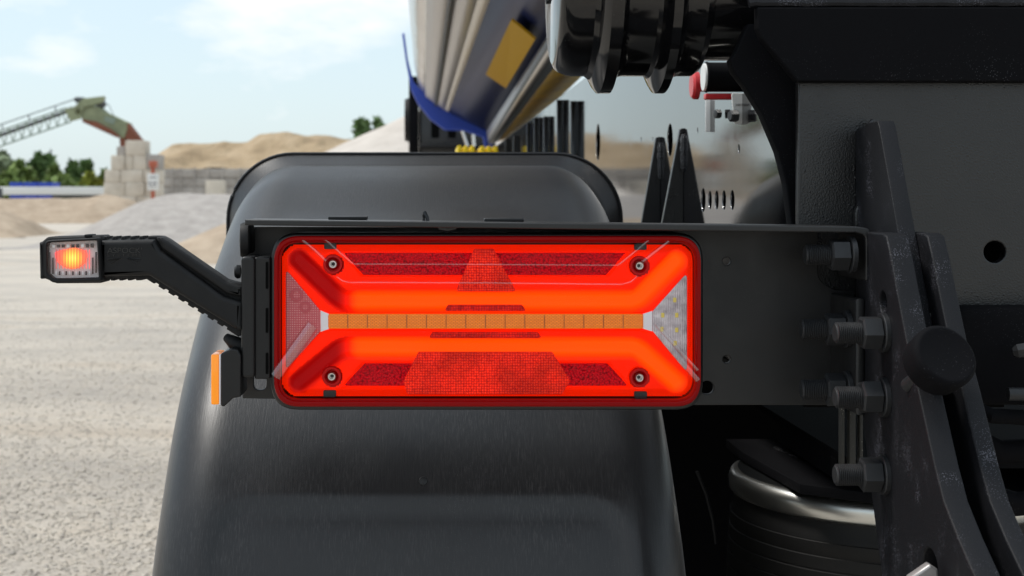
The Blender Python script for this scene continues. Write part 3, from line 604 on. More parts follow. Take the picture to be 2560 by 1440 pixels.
for pg, nm in ((WU, 0), (WL, 1)):
    ins = [(a + (6 if a < 1200 else -6), c + (3 if c == min(q[1] for q in pg) else -3)) for a, c in pg]
    plate('brake_light_window', ins, 1.2835, .002, M['window_red'], lampb, bevel=0)
for pg, v0 in (([(1186, 622), (1234, 622), (1291, 729), (1139, 729)], 0), ([(1046, 880), (1381, 880), (1426, 952), (1405, 986), (1018, 986), (1008, 954)], 0), ([(1120, 762), (1305, 762), (1317, 778), (1110, 778)], 0), ([(1081, 830), (1344, 830), (1356, 846), (1071, 846)], 0)):
    plate('reflex_reflector', rpoly(pg, 5, 3), 1.2705 if pg[0][1] != 762 and pg[0][1] != 830 else 1.2735, .004, M['reflex'], lampb, bevel=.0006)
plate('indicator_strip', BAR, 1.2725, .004, M['amber_bar'], lampb, bevel=.001)
for k in range(1, 16):
    u = 820 + k * 49.2
    pbox('strip_divider', u - 1, 821, u + 1, 786, 1.27215, 1.2726, mat('dark_amber_line', (.33, .07, .005), .4) if k == 1 else bpy.data.materials['dark_amber_line'], lampb, 0)  # thin darker amber bars between the strip's segments
plate('end_connector', [(801, 776), (822, 785), (822, 823), (801, 830)], 1.2732, .004, M['white_plastic'], lampb, bevel=.0005)
plate('end_connector', [(1608, 785), (1631, 777), (1631, 829), (1608, 822)], 1.2732, .004, M['white_plastic'], lampb, bevel=.0005)
plate('end_triangle', TL, 1.2725, .004, M['pink_lens'], lampb, bevel=.0008); o = plate('end_triangle', TRI, 1.2725, .004, M['clear_white'], lampb, bevel=.0008); o['label'] = 'white reversing light triangle'
for c_, r_ in (((741, 738), 17), ((763, 768), 15)): plate('lens_ring', circ(*c_, r_, 22), 1.2719, .0012, M['pink_lens'], lampb, [circ(*c_, r_ * .55, 16)], bevel=.0004)
for u, v in ((1657, 788), (1655, 823), (1687, 750), (1692, 788), (1692, 825), (1688, 858)): plate('led', rrect(u - 4, v - 6, u + 4, v + 6, 2, 3), 1.2718, .001, M['led'], lampb, bevel=.0002)
star = [((9 if k % 2 else 6) * math.cos(k * math.pi / 6), (9 if k % 2 else 6) * math.sin(k * math.pi / 6)) for k in range(12)]
for u, v in SCR:
    c0 = P(u, v, 1.2805); q = 1.2805 / F
    lathe('screw_collar', [(0, 25 * q), (.004, 25 * q), (.005, 23 * q), (.005, 18 * q), (.001, 15 * q), (0, 15 * q)], M['screw_cup'], lampb, 28, (0, -1, 0), c0)
    lathe('screw', [(0, 11 * q), (.004, 11 * q), (.0055, 9 * q), (.0055, 6 * q), (.003, 5 * q), (.003, 0)], M['steel'], lampb, 24, (0, -1, 0), c0)
    plate('screw_socket', [(u + a * .62, v + c * .62) for a, c in star], 1.2747, .0005, M['dark_steel'], lampb, bevel=0)
for u0, u1, v0, v1 in ((810, 841, 606, 623), (1586, 1617, 608, 625), (808, 840, 976, 994), (1586, 1618, 979, 998)): plate('clip_notch', rrect(u0, v0, u1, v1, 4, 3), 1.2715, .004, M['lamp_black'], lampb, bevel=.0005)
# clear outer cover with its moulded step
TOPA = [(683, 560), (755, 598), (818, 655), (840, 690), (872, 706), (1560, 710), (1590, 690), (1606, 655), (1672, 600), (1755, 560)]
TOPB = [(700, 520), (812, 596), (882, 659), (1546, 662), (1622, 598), (1740, 520)]
def y_at(pl, u): return float(np.interp(u, [p[0] for p in pl], [p[1] for p in pl]))
us = np.arange(699, 1740, 3.0); vs = np.arange(605, 1002, 3.0); V = []; Fc = []; idx = {}
for j, v in enumerate(vs):
    for i, u in enumerate(us):
        e = rr_sd(u, v, 698, 604, 1742, 1003, 52)
        if e > 1: continue
        ya, yb = y_at(TOPA, u), y_at(TOPB, u)
        raise_ = sstep(yb - 3, yb + 3, v) * .35 + .65 * sstep(ya - 3, ya + 3, v) + .0008 * (v - 800) / 100
        lw = 1616 - v
        raise_ -= sstep(y_at(TOPA, u) * -1 + 1604, y_at(TOPA, u) * -1 + 1616, v) * .3 + .35 * sstep(1640 - y_at(TOPB, u), 1652 - y_at(TOPB, u), v)
        dep = -1.6 * raise_ + 3.2 * sstep(-16, 1, e) + .5 * ((u - 1218) / 520) ** 2 + .9 * ((v - 803) / 200) ** 2
        idx[(i, j)] = len(V); V.append(P(u, v, 1.2605) + Vector((0, dep * .001, 0)))
for j in range(len(vs) - 1):
    for i in range(len(us) - 1):
        k = [(i, j), (i, j + 1), (i + 1, j + 1), (i + 1, j)]
        if all(q in idx for q in k): Fc.append(tuple(idx[q] for q in k))
link('clear_cover', pydata(V, Fc), M['clear'], lampb, smooth=180)
for a, c, wd in (((690, 940), (782, 812), 17), ((1650, 838), (1745, 950), 9), ((1640, 810), (1744, 925), 5)):  # extra glossy ribs added to draw the reflection streaks on the cover
    tube('cover_streak_rib', [P(*a, 1.2595), P(*[(p + q) / 2 for p, q in zip(a, c)], 1.2585), P(*c, 1.2585)], wd * .00036, M['streak_rib'], lampb, 16)
for pl_, wd in (([(757, 600), (788, 626), (815, 652)], 4), ([(842, 692), (856, 702), (872, 706), (1210, 707), (1555, 711), (1578, 704), (1594, 690)], 2.4), ([(1606, 655), (1640, 628), (1672, 603)], 5), ([(813, 598), (846, 628), (882, 659)], 3.2), ([(884, 660), (1210, 661), (1546, 663)], 2.2), ([(1547, 662), (1584, 632), (1621, 601)], 3.2)):
    tube('cover_streak_rib', [P(u, v, 1.2590) for u, v in pl_], wd * .00036, M['streak_rib'], lampb, 12)  # glossy ribs added along the step to catch highlight lines
# ---- junction box, grommet, side reflector
jb = plate('junction_box', rrect(602, 641, 637, 946, 12), 1.262, .06, M['plastic'], TR, bevel=.003, res=3)
plate('box_lid', rrect(636, 643, 676, 948, 6), 1.266, .06, M['plastic'], jb, bevel=.0015)
for v0, v1 in ((655, 722), (770, 832), (882, 935)): plate('vent_slot', rrect(664, v0, 671, v1, 2, 2), 1.2655, .001, M['black_hole'], jb, bevel=0)
lathe('cap_screw', [(0, .006), (.003, .0065), (.005, .005), (.006, .0)], M['plastic'], jb, 20, (-1, 0, 0), P(601, 679, 1.285))
lathe('grommet', [(0, .0165), (.004, .0165), (.007, .015), (.008, .0)], M['rubber'], TR, 28, (-1, -.12, 0), P(620, 600, 1.30))
pbox('grommet_base', 604, 638, 626, 560, 1.295, 1.333, M['rubber'], TR, .004)
sr = pbox('side_reflector', 527, 1012, 547, 886, 1.262, 1.30, M['amber'], TR, .0015, 'amber side reflector seen edge on')
pbox('gasket', 547.6, 1013, 552, 887, 1.261, 1.301, M['white_plastic'], sr, .0004)
plate('reflector_base', rpoly([(552, 884), (578, 872), (594, 874), (602, 890), (602, 992), (582, 996), (560, 1017), (552, 1016)], 4, 3), 1.259, .045, M['plastic'], sr, bevel=.0015)
pbox('foot', 590, 990, 606, 880, 1.268, 1.30, M['plastic'], sr, .002)
# ---- marker lamp on its rubber arm
def notched(p0, p1, n, w, d, f0=.08, f1=.92):
    a, b_ = Vector(p0), Vector(p1); L0 = (b_ - a).length; e = (b_ - a) / L0; nn = Vector((-e.y, e.x)); out = [tuple(a)]
    for k in range(n):
        c_ = a + e * L0 * (f0 + (f1 - f0) * (k + .5) / n)
        out += [tuple(c_ - e * w / 2), tuple(c_ - e * w / 2.6 + nn * d), tuple(c_ + e * w / 2.6 + nn * d), tuple(c_ + e * w / 2)]
    return out + [tuple(b_)]
top = notched((252, 591), (386, 590), 5, 13, 7); low = notched((352, 701), (252, 702), 4, 13, 6); dia = notched((596, 842), (366, 698), 8, 13, 5, .1, .95)
ml = plate('marker_lamp', top + [(400, 591), (416, 599), (560, 700), (604, 712), (604, 838)] + dia + low, 1.272, .026, M['rubber'], TR, bevel=.0012)
ml['label'] = 'side marker lamp with clear glowing lens on a black rubber arm'
plate('arm_core', rpoly([(250, 601, 4), (384, 599, 6), (402, 628, 20), (560, 742, 30), (604, 756, 4), (604, 828, 4), (588, 822, 10), (372, 689, 14), (250, 692, 4)], 0), 1.262, .03, M['rubber'], ml, bevel=.004, res=3)
plate('arm_ridge', rpoly([(388, 592, 5), (404, 594, 8), (418, 602, 6), (566, 704, 20), (604, 716, 2), (604, 742, 4), (566, 734, 16), (404, 622, 8)], 0), 1.264, .03, M['rubber'], ml, bevel=.003, res=3)
tube('cable_boot', [P(566, 843, 1.29), P(584, 856, 1.285), P(604, 866, 1.285)], [.004, .0065, .0075], M['rubber'], ml, 12)
plate('head_shell', rpoly([(97, 606, 4), (104, 604), (118, 592, 16), (252, 588, 10), (260, 596, 6), (260, 700, 6), (252, 708, 8), (140, 709, 14), (112, 697, 8), (99, 698, 4)], 3), 1.2665, .036, M['rubber'], ml, bevel=.003, res=3)
plate('lens_bezel', rpoly([(111, 601, 14), (246, 594, 6), (253, 704, 6), (130, 707, 20), (111, 690, 14)], 0), 1.254, .014, M['rubber'], ml, [rpoly([(117, 607, 10), (242, 601, 4), (246, 694, 4), (134, 697, 14), (117, 682, 10)], 0)], bevel=.0015)
plate('reflector_bowl', rpoly([(114, 604, 8), (244, 598, 4), (249, 699, 4), (132, 701, 12), (114, 686, 8)], 0), 1.263, .003, mat('silvered_reflector', (.72, .70, .70), .3), ml, bevel=0)
gm_ = bpy.data.materials.new('lit_orange_led'); gm_.use_nodes = True; t = gm_.node_tree; b = t.nodes['Principled BSDF']; L_ = t.links.new
tcn = N(t, 'ShaderNodeTexCoord'); dst = N(t, 'ShaderNodeVectorMath', operation='DISTANCE'); cc = P(182, 645, 1.2605); dst.inputs[1].default_value = cc; L_(tcn.outputs['Object'], dst.inputs[0])
mr = N(t, 'ShaderNodeMath', operation='DIVIDE'); mr.inputs[1].default_value = .016; L_(dst.outputs['Value'], mr.inputs[0])
r_ = ramp(t, mr.outputs[0], [(0, (1, .72, .10)), (.3, (1, .42, .02)), (.62, (.95, .10, .03)), (1, (.7, .05, .06))])
sx_ = N(t, 'ShaderNodeSeparateXYZ'); L_(tcn.outputs['Object'], sx_.inputs[0]); wx_ = N(t, 'ShaderNodeMath', operation='MULTIPLY'); wx_.inputs[1].default_value = 2 * math.pi / (7.2 * 1.26 / F); L_(sx_.outputs['X'], wx_.inputs[0]); si_ = N(t, 'ShaderNodeMath', operation='SINE'); L_(wx_.outputs[0], si_.inputs[0])
es_ = N(t, 'ShaderNodeMath', operation='MULTIPLY_ADD'); es_.inputs[1].default_value = .32; es_.inputs[2].default_value = .72; L_(si_.outputs[0], es_.inputs[0]); L_(es_.outputs[0], b.inputs['Emission Strength']); L_(r_.outputs[0], b.inputs['Emission Color']); b.inputs['Base Color'].default_value = (.3, .1, .08, 1)
plate('led_field', rpoly([(136, 630, 6), (150, 626), (185, 619, 10), (216, 628, 6), (218, 640), (212, 658), (196, 670), (178, 673, 8), (160, 668), (144, 656), (138, 644)], 5), 1.2605, .002, gm_, ml, bevel=.0005)
rb_ = mat('dark_lens_groove', (.05, .03, .03), .2); cl_ = mat('bright_lens_rib', (.75, .72, .72), .15)
for k, u in enumerate(np.linspace(124, 240, 15)):
    gl_ = abs(u - 180) < 44
    if not gl_: pbox('lens_groove', u - 2, 682 + (k % 2) * 3, u + 2, 630 + 14 * (abs(u - 180) < 56), 1.2595, 1.2604, rb_, ml, .0002)
    else: pbox('lens_rib', u - 1, 672, u + 1, 624, 1.2592, 1.2598, gm_, ml, .0002); pbox('lens_groove', u - 2, 688, u + 2, 678, 1.2595, 1.2604, rb_ if k % 2 else cl_, ml, .0002)
for k in range(9): pbox('lens_groove', 130 + k * 12, 619, 138 + k * 12, 612 - k * .4, 1.2595, 1.2604, rb_ if k % 3 else cl_, ml, .0002)
plate('lens', rpoly([(116, 606, 10), (243, 600, 4), (247, 695, 4), (133, 698, 14), (116, 683, 10)], 0), 1.2555, .0025, M['clear_small'], ml, bevel=.001)
pbox('shell_tab', 210, 594, 226, 586, 1.262, 1.285, M['rubber'], ml, .001)
def text(name, body, u, v, hpx, wpx, Y, m, parent, thick=.0006):
    cu = bpy.data.curves.new('t', 'FONT'); cu.body = body; cu.extrude = thick / 2; ob = bpy.data.objects.new('t', cu)
    me = ob.to_mesh().copy(); bpy.data.objects.remove(ob); bpy.data.curves.remove(cu)
    co = np.array([q.co[:] for q in me.vertices]); mn, mxx = co.min(0), co.max(0); k = Y / F
    base = P(u, v, Y)
    sx = wpx * k / (mxx[0] - mn[0]); sy = hpx * k / (mxx[1] - mn[1])
    new = np.stack([base.x + (co[:, 0] - mn[0]) * sx, Y - co[:, 2], base.z + (co[:, 1] - mn[1]) * sy], 1)
    me.vertices.foreach_set('co', new.ravel()); me.update()
    return link(name, me, m, parent, smooth=0)
text('raised_lettering', 'ASPÖCK', 268, 633, 17, 84, 1.2618, M['lettering'], ml); text('raised_lettering', "'", 353, 624, 5, 2.5, 1.2618, M['lettering'], ml); text('raised_lettering', 'S Y S T E M S', 268, 641, 6, 86, 1.2618, M['lettering'], ml)
for u0, v0 in ((268, 648), (270, 654), (278, 660), (353, 648), (351, 654), (342, 660)): tube('raised_ray', [P(311 + (u0 - 311) * .18, 644.5, 1.2618), P(u0, v0, 1.2618)], .0004, M['lettering'], ml, 4)
# ---- chassis rail with mirror-like side
rail = side_plate('chassis_rail', [(1.43, -.205), (11.0, -.205), (11.0, .30), (1.43, .30)], .39, .398, M['rail'], TR,
    [circ(3.19, .1315, .041, 24), circ(2.249, .096, .026, 24), circ(1.979, 0, .0165, 18), circ(1.932, 0, .0125, 18), circ(1.887, 0, .0125, 18), circ(1.841, 0, .0125, 18), circ(1.791, 0, .0125, 18), circ(1.754, .064, .0055, 12),
     circ(4.6, .05, .03, 16), circ(2.55, .11, .005, 10), circ(2.42, .105, .004, 10), circ(2.02, .10, .004, 10)], bevel=.0006)
rail['label'] = 'chassis rail of mirror glossy black paint'
for yy, tz in ((6.6, .0), (6.0, .01), (5.2, .0), (4.85, .0), (4.45, .02), (4.0, .0), (3.62, .03)):
    box('upright_rib', (.372, yy, H - .2), (.3895, yy + .012, H + .285 - tz), M['gloss'], rail, .001)
box('added_end_blocker', (.3985, 1.44, H - .2), (.60, 1.45, H + .28), M['black_hole'], rail, 0); box('added_dark_underside', (.392, 1.46, H - .215), (.60, 10.9, H - .2065), M['black_hole'], rail, 0); box('added_dark_web', (.44, 1.5, H - .2), (.45, 10.9, H + .298), M['black_hole'], rail, 0); box('added_top_blocker', (.398, 1.5, H + .285), (1.7, 10.9, H + .299), M['shade'], rail, 0)  # black closures added to block light and keep the rail's inside dark
for yy, pg, wu in ((2.34, [(1651, 341), (1640, 344), (1552, 860), (1651, 860)], (1645, 356, 420)), (2.13, [(1709, 319), (1700, 323), (1591, 900), (1709, 900)], (1704, 336, 400))):
    plate('gusset', rpoly(pg, 3, 3), yy, .012, M['frame'], rail, bevel=.001)
    bm = bmesh.new(); tube_bm(bm, [Vector((.389, yy - .004, P(0, v, yy).z)) for v in np.linspace(wu[1], wu[2] + 30, 9)], [.003, .0055, .0045, .006, .0045, .0055, .0045, .005, .002], 8)
    bmesh.ops.recalc_face_normals(bm, faces=bm.faces); link('weld_seam', mesh(bm), M['weld'], rail)
box('added_dark_backing', (.23, 2.26, .12), (2.0, 2.30, H - .28), M['shade'], TR, 0); box('underside_panel', (.46, 1.52, H - .29), (2.0, 2.26, H - .281), M['shade'], TR, 0)  # upright plate added to block light and keep the underbody dark
# ---- rear crossmember
xm = plate('rear_crossmember', rpoly([(1996, 204, 0), (3200, 204, 0), (3200, 1010, 0), (2150, 1010, 0), (2150, 735, 0), (1996, 735, 0)], 0), 1.348, .012, M['frame'], TR, [circ(2487, 630, 27, 28)], bevel=.0015)
xm['label'] = 'black rear crossmember with round hole and orange peel paint'
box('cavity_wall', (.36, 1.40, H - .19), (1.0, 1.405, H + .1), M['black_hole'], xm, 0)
plate('upper_plate', rpoly([(1893, 17, 6), (3200, 17, 0), (3200, 204, 0), (1994, 204, 10), (1950, 150, 12), (1905, 98, 10), (1893, 70, 10)], 0), 1.333, .015, M['shade'], xm, bevel=.002)
bm = bmesh.new(); r_ = np.random.default_rng(3); tube_bm(bm, [P(u, 8 + r_.normal(0, .7), 1.338) for u in np.linspace(1872, 2800, 60)], [.0038 + .0005 * q for q in r_.random(60)], 8); bmesh.ops.recalc_face_normals(bm, faces=bm.faces)
link('weld_seam', mesh(bm), M['arm'], xm)
plate('end_gusset', rpoly([(1870, 60, 0), (1905, 60, 0), (1990, 190, 20), (1999, 240, 20), (1999, 900, 0), (1985, 900, 0), (1978, 560, 40), (1966, 460, 60), (1945, 380, 60), (1905, 285, 60), (1862, 215, 30), (1835, 180, 20), (1826, 150, 4), (1840, 130, 4)], 6), 1.378, .02, M['shade'], xm, bevel=.0015)
# ---- tipping hinge
prof = [(.132, 0), (.132, .090), (.134, .096), (.138, .1005), (.146, .1035), (.153, .1045), (.166, .1045), (.171, .108), (.176, .118), (.180, .1225), (.192, .1225), (.195, .112), (.199, .106), (.204, .1045), (.232, .1045), (.237, .107), (.242, .116), (.247, .1225), (.258, .1225), (.262, .112), (.268, .106), (.275, .1045), (.290, .1045), (.296, .100), (.300, .088), (.37, .088), (.37, 0)]
prof = [(h - .013 * sstep(.2, .29, h) if h < .36 else h, r) for h, r in prof]
hz = lathe('hinge_tube', prof, M['gloss'], TR, 72, (1, 0, 0), (0, 1.47, P(0, -60, 1.47).z), 28); hz['label'] = 'glossy black tipping hinge tube with two ring flanges'
for u in (1366, 1378): lathe('end_bolt', [(0, .004), (.002, .004), (.003, 0)], M['bolt'], hz, 10, (-1, 0, 0), (.1321, 1.5 + (u - 1366) * .002, P(0, 0, 1.5).z + .003))
# ---- brake release valve on the rail
vv = lathe('brake_valve', [(.349, .0), (.349, .0185), (.351, .0195), (.353, .0185), (.39, .0185)], M['shade'], TR, 28, (1, 0, 0), (0, 1.76, P(0, 193, 1.76).z))
lathe('face_disc', [(.3465, 0), (.3465, .017), (.349, .0175)], M['white_paint'], vv, 28, (1, 0, 0), (0, 1.76, P(0, 193, 1.76).z))
lathe('red_knob', [(.345, 0), (.345, .015), (.348, .018), (.354, .018), (.356, .008), (.39, .008)], M['red_paint'], vv, 28, (1, 0, 0), (0, 1.83, P(0, 214, 1.83).z))
pbox('red_lever', 1764, 248, 1836, 233, 1.75, 1.765, M['red_paint'], vv, .002)
plate('lever_tab', rpoly([(1829, 232), (1866, 234), (1864, 300), (1852, 312), (1836, 308)], 6, 3), 1.735, .004, M['white_paint'], vv, bevel=.0006)
text('printed_mark', 'WABCO', 1838, 265, 6, 20, 1.7346, mat('grey_marking', (.25, .25, .25), .6), vv, .0004)
lathe('tab_bolt', [(0, .0075), (.008, .0075), (.010, .006), (.010, 0)], M['bolt'], vv, 6, (-1, -.3, 0), P(1842, 290, 1.733), 20)
pbox('plate_label', 1764, 330, 1786, 250, 1.93, 1.932, M['white_paint'], vv, .0005)
lathe('tab_bolt', [(0, .006), (.007, .006), (.008, 0)], M['bolt'], vv, 6, (-1, -.3, 0), P(1800, 285, 1.85), 20)
# ---- hanging arms, middle bar, buffer, bolts
front = [(1.199, -.0307), (1.186, -.050), (1.173, -.0734), (1.149, -.1143), (1.12, -.153), (1.0847, -.2048), (1.066, -.228), (1.0366, -.2497), (1.006, -.2687), (.93, -.305)]
outl = front + [(.93, -.37), (1.204, -.335), (1.231, -.2765), (1.262, -.2), (1.275, -.1), (1.275, -.033), (1.268, -.0285), (1.208, -.0285)]
la = side_plate('support_arm', outl, .392, .411, M['arm'], TR, [circ(1.207, -.088, .0095, 18), circ(1.094, -.288, .017, 22)], bevel=.0015); ra = side_plate('support_arm', outl, .427, .442, M['arm'], TR, bevel=.0015)
box('cavity_wall', (.4085, 1.06, H - .31), (.4098, 1.13, H - .265), M['black_hole'], la, 0) if False else None
side_plate('hanger_bar', [(1.2765, .066), (1.282, .072), (1.31, .072), (1.346, .066), (1.346, -.13), (1.178, -.13), (1.185, -.104), (1.224, -.031)], .4112, .4265, M['arm'], TR, bevel=.001)
bm = bmesh.new(); tube_bm(bm, [P(u, v, 1.335) for u, v in ((2185, 300), (2172, 330), (2168, 380), (2168, 440), (2170, 490), (2176, 510))], [.003, .006, .0065, .006, .0055, .002], 10); bmesh.ops.recalc_face_normals(bm, faces=bm.faces); link('weld_seam', mesh(bm), M['weld'], TR)
plate('lug', rpoly([(2138, 620, 0), (2138, 520, 30), (2165, 498, 20), (2185, 520, 10), (2200, 620, 0)], 0), 1.338, .008, M['frame'], TR, bevel=.002)
rbx = Vector((.20, -.84, .50)).normalized(); rc = P(2347, 902, 1.105)
rb = lathe('rubber_buffer', [(-.010, 0), (-.010, .0252), (.006, .0262), (.010, .0257), (.0122, .0235), (.0126, .022), (.0120, .0205), (.0124, 0)], M['shade'], TR, 48, rbx, rc, 50)
lathe('buffer_stud', [(-.05, .006), (-.01, .006)], M['bolt'], rb, 16, rbx, rc)
pbox('spacer', 2292, 830, 2330, 783, 1.19, 1.21, M['steel'], TR, .001)
th = [(0, 0)] + [(-.0, .0085)]; x_ = -.0
thread = [(-.0435, 0), (-.0435, .0072), (-.0425, .0080)]
k = -.0420
while k < -.021: thread += [(k, .0093), (k + .0008, .0082)]; k += .0016
thread += [(-.02, .0085), (-.001, .0085), (-.001, 0)]
bthread = mesh(lathe_bm(thread, 24)); bnut = mesh(lathe_bm([(-.0215, .0085), (-.0215, .0125), (-.0202, .0148), (-.0058, .0148), (-.0045, .0128), (-.0045, .0085)], 6)); bwash = mesh(lathe_bm([(-.0045, .009), (-.0045, .0160), (-.0038, .0168), (-.0002, .0168), (-.0002, .009)], 32))
for q, X, Y, cy in ((0, .3832, 1.262, 637), (1, .3832, 1.275, 823), (2, .392, 1.2, 832), (3, .3832, 1.275, 974), (4, .392, 1.2, 993), (5, .392, 1.2, 1187)):
    loc = (X, Y, P(0, cy, Y).z)
    bo = link('bolt', bthread, M['bolt'], TR, loc); link('nut', bnut, M['bolt'], bo, loc, 20); link('washer', bwash, M['bolt'], bo, loc)
    bo.rotation_euler.x = random.random()
for u0, u1, m_ in ((2103, 2112, 'frame'), (2124, 2140, 'satin_grey'), (2150, 2158, 'frame')): pbox('cable_strip', u0, 1165, u1, 1005, 1.345, 1.355, M['strip_grey'], TR, .001)
pbox('mounting_block', 2398, 1015, 2760, 768, 1.31, 1.346, M['shade'], TR, .008)
lathe('hose_fitting', [(0, .006), (.02, .006), (.022, .008), (.034, .008), (.036, .005), (.06, .005)], M['bolt'], TR, 20, (1, -.1, 0), P(2520, 985, 1.27)); lathe('hose_fitting', [(0, .004), (.004, .007), (.012, .007), (.014, .004)], M['bolt'], TR, 6, (1, -.3, .2), P(2532, 880, 1.29), 20)
tube('air_hose', [P(2420, 1010, 1.3), P(2480, 1040, 1.28), P(2580, 1045, 1.28), P(2700, 1030, 1.28)], .007, M['shade'], TR, 12)
for pts_ in ([(2440, 1100), (2500, 1130), (2600, 1128)], [(2470, 1240), (2540, 1260), (2640, 1250)]): tube('air_hose', [P(u, v, 1.36) for u, v in pts_], .012, M['shade'], TR, 12)
plate('tow_lug', rpoly([(2275, 1446, 0), (2326, 1411, 6), (2346, 1424, 8), (2352, 1500, 0), (2275, 1500, 0)], 0), 1.06, .01, mat('bare_zinc_plate', (.38, .36, .35), .45, .6), TR, bevel=.002)
# ---- air spring
az_ = H - .338; ac = (.575, 1.75, 0)
bel = []
for zz in np.arange(.33, .05, -.0165):
    rr_ = .190 + .007 * math.sin(math.pi * min(1, (zz - .03) / .25)); bel += [(az_ - zz, rr_), (az_ - zz + .0135, rr_), (az_ - zz + .0143, rr_ - .0016), (az_ - zz + .0157, rr_ - .0016)]
asp = lathe('air_spring', [(az_ - .42, .16), (az_ - .34, .185)] + bel + [(az_ - .045, .189), (az_ - .0285, .187), (az_ - .0285, 0)], None, TR, 72, (0, 0, 1), ac, 25)
m = mat('ribbed_bellows_rubber', (.007, .007, .007), .55, spec=.25); t, b, L_ = nodes(m); tcn = N(t, 'ShaderNodeTexCoord'); sep = N(t, 'ShaderNodeSeparateXYZ'); L_(tcn.outputs['Object'], sep.inputs[0])
wz = N(t, 'ShaderNodeMath', operation='MULTIPLY'); wz.inputs[1].default_value = 330; L_(sep.outputs['Z'], wz.inputs[0]); sn = N(t, 'ShaderNodeMath', operation='SINE'); L_(wz.outputs[0], sn.inputs[0]); gt = N(t, 'ShaderNodeMath', operation='GREATER_THAN'); gt.inputs[1].default_value = .93; L_(sn.outputs[0], gt.inputs[0])
bump(m, gt.outputs[0], -1., .003); specks(m, 800, .16, (.08, .08, .08), .4); asp.data.materials.append(m)
for an in range(0, 360, 15):
    tube('mould_line', [(ac[0] + r_q * math.cos(R(an)), ac[1] + r_q * math.sin(R(an)), az_ - q) for q, r_q in ((.05, .1895), (.1, .1945), (.16, .1972), (.22, .1955), (.3, .190))], .0009, M['tyre'], asp, 5)
lathe('bead_ring', [(az_ - .028, .170), (az_ - .028, .190), (az_ - .024, .1935), (az_ - .012, .1945), (az_ - .004, .1915), (az_, .185), (az_, .170)], M['chrome'], asp, 96, (0, 0, 1), ac, 60)
lathe('top_plate', [(az_ - .006, 0), (az_ - .006, .176), (az_ + .0008, .183), (az_ + .0012, .176), (az_ + .0012, 0)], mat('scuffed_dark_plate', (.03, .032, .033), .35, .7), asp, 64, (0, 0, 1), ac)
bm = curve_plate([[(.405, 1.80), (.425, 1.60), (.49, 1.548), (.80, 1.548), (.80, 1.90), (.405, 1.90)]], .012, .001); bm.transform(Matrix.Translation((0, 0, az_ + .0095))); bmesh.ops.recalc_face_normals(bm, faces=bm.faces); link('mount_plate', mesh(bm), M['shade'], asp)
r_ = np.random.default_rng(5); bm = bmesh.new(); tube_bm(bm, [P(u, v, Y) for u, v, Y in zip(np.linspace(1936, 2112, 26), np.linspace(1124, 1204, 26) + r_.normal(0, 1, 26), np.linspace(1.83, 1.62, 26))], [.003 + .0016 * q for q in r_.random(26)], 8); bmesh.ops.recalc_face_normals(bm, faces=bm.faces); link('weld_seam', mesh(bm), M['weld'], asp)
side_plate('web_bracket', [(1.835, -.315), (1.60, -.315), (1.60, -.285), (1.835, -.285)], .46, .468, M['shade'], asp)
tube('brake_pipe', [P(1742, 1178, 1.9), P(1765, 1235, 1.9), P(1782, 1300, 1.9), P(1790, 1360, 1.9)], .0022, M['bolt'], TR, 8)
# ---- tipper body: polished skin panels from the hidden rear to the blue front rim
YF, YN = 11.0, 2.3
def hull_pt(pf, vx, Y):
    far = P(pf[0], pf[1], YF); dX = (vx - VX) / F
    return Vector((far.x - dX * (YF - Y), Y, far.z))
hp = {'top': ((1018, -330), 1066), 'a': ((1024, -60), 1068), 'b': ((1029, 80), 1068), 'c': ((1036, 165), 1068), 'd': ((1047, 215), 1066), 'e': ((1064, 243), 1062), 'f': ((1090, 262), 1055), 'g': ((1112, 276), 1046), 'h': ((1121, 281), 1040), 'i': ((1216, 328), 1106), 'j': ((1221, 361), 1134), 'k': ((1300, 340), 1134), 'j2': ((1245, 354), 1134)}
tb = root('tipper_body', (0, 0, 0), '', '') if False else None
def strip(name, keys, m, parent, thick=.012, smooth=60, t0=0., t1=1.):
    V = []; Fc = []; ny_ = 30
    for j in range(ny_ + 1):
        Y = YN + (YF - YN) * j / ny_
        for k_ in keys: V.append(hull_pt(*hp[k_], Y))
    w_ = len(keys)
    for j in range(ny_):
        for i in range(w_ - 1): Fc.append((j * w_ + i, j * w_ + i + 1, (j + 1) * w_ + i + 1, (j + 1) * w_ + i))
    o = link(name, pydata(V, Fc), m, parent, smooth=smooth); md = o.modifiers.new('t', 'SOLIDIFY'); md.thickness = thick; md.offset = 1
    return o
body = strip('tipper_body', ['top', 'a', 'b', 'c', 'd', 'e'], M['satin'], TR, .01, 70); body['label'] = 'polished metal tipper body with blue front rim'
strip('skin_panel', ['e', 'f'], M['satin_grey'], body); strip('skin_panel', ['f', 'g'], M['satin_grey'], body, .02); strip('trim_strip', ['g', 'h'], M['cream'], body, .03); strip('floor_panel', ['h', 'i'], M['navy'], body, .02); strip('sill_rail', ['i', 'j'], M['satin_grey'], body, .02)
tube('skin_seam', [hull_pt(*hp['f'], y) + Vector((-.004, 0, -.006)) for y in np.linspace(YN, YF, 12)], .008, M['dark_iron'], body, 6)
strip('sill_shade_reflection', ['j', 'j2'], M['dark_iron'], body, .02); strip('sill_shade_reflection', ['j2', 'k'], M['ochre'], body, .02)  # shadow gap and yellow reflection put into the strip colours
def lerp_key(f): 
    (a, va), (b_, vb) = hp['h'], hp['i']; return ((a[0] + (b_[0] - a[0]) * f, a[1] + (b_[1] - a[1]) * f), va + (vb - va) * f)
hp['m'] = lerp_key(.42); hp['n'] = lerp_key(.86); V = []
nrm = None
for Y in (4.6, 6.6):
    for k_ in ('m', 'n'): V.append(hull_pt(*hp[k_], Y) + Vector((-.012, 0, -.028)))
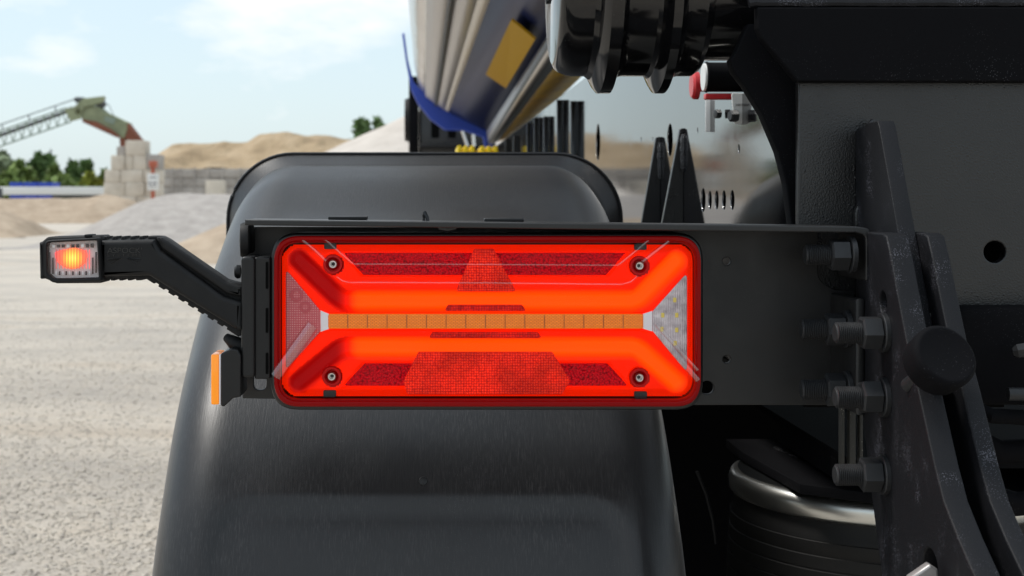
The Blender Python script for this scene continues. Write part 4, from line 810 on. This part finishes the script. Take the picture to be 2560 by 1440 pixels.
o = link('yellow_reflection', pydata(V, [(0, 1, 3, 2)]), mat('painted_yellow_reflection', (.40, .225, .010), .5, spec=.02), body, smooth=0); md = o.modifiers.new('t', 'SOLIDIFY'); md.thickness = .008  # yellow reflection on the hull, painted as a solid panel
rim = plate('front_rim', rpoly([(1005, 84, 0), (1011, 82, 0), (1020, 150), (1034, 205), (1060, 232), (1100, 262), (1160, 290), (1230, 320), (1232, 368), (1212, 368), (1208, 342), (1160, 326), (1112, 324), (1076, 298), (1044, 258), (1028, 225), (1014, 150)], 6, 3), 11.0, .12, M['blue'], body, bevel=.01)
# ---- what stands under the front of the body: the tractor's black rear end and yellow wheel chocks
tt = root('tractor_unit', (P(1110, 0, 12).x, 12.2, 0), 'black rear end of the tractor unit under the blue front rim', 'truck')
pbox('column', 1022, 390, 1046, 190, 12, 12.5, M['shade'], tt, .02); pbox('rear_panel', 1047, 420, 1240, 270, 12.05, 12.6, M['frame'], tt, .03); pbox('roof_panel', 1047, 269, 1300, 150, 12.3, 12.8, M['shade'], tt, .02)
for u in (1078, 1120): plate('panel_slot', rrect(u, 300, u + 20, 345, 4, 3), 12.04, .006, M['black_hole'], tt, bevel=0)
pbox('lower_bar', 1047, 372, 1220, 358, 11.95, 12.04, M['rubber'], tt, .02)
lathe('mirror_pad', [(0, .02), (0, .18), (.06, .2), (.12, .18), (.12, .02)], M['rubber'], tt, 20, (1, 0, 0), P(1012, 300, 12.2), 40)
pbox('tractor_chassis', 1030, 830, 1260, 421, 12.1, 12.6, M['shade'], tt, .02)
for pts_ in ([(1153, 322), (1168, 366)], [(1182, 330), (1184, 366)]): tube('steel_rod', [P(u, v, 11.8) for u, v in pts_], .016, M['satin'], tt, 8)
for k in range(2):
    x0 = P(1141 + k * 58, 0, 6.5).x; x1 = P(1190 + k * 58, 0, 6.5).x; zt = P(0, 364 + k, 6.5).z; bm = bmesh.new()
    wc = root('wheel_chock', ((x0 + x1) / 2, 6.55, zt - .25), ('yellow ribbed wheel chock farther from the glossy chassis rail', 'yellow ribbed wheel chock right beside the glossy chassis rail')[k], 'wheel chock', 'yellow wheel chocks')
    box('wedge', (x0, 6.5, zt - .25), (x1, 6.9, zt - .02), M['yellow'], wc, .01)
    for q in range(3): a_ = x0 + (x1 - x0) * (q + .12) / 3; box('rib', (a_, 6.49, zt - .03), (a_ + (x1 - x0) * .22, 6.88, zt), M['yellow'], wc, .006)
    box('chock_bracket', (x0 - .01, 6.55, zt - .27), (x1 + (.06 if k else .0), 6.9, zt - .251), M['shade'], TR, 0)
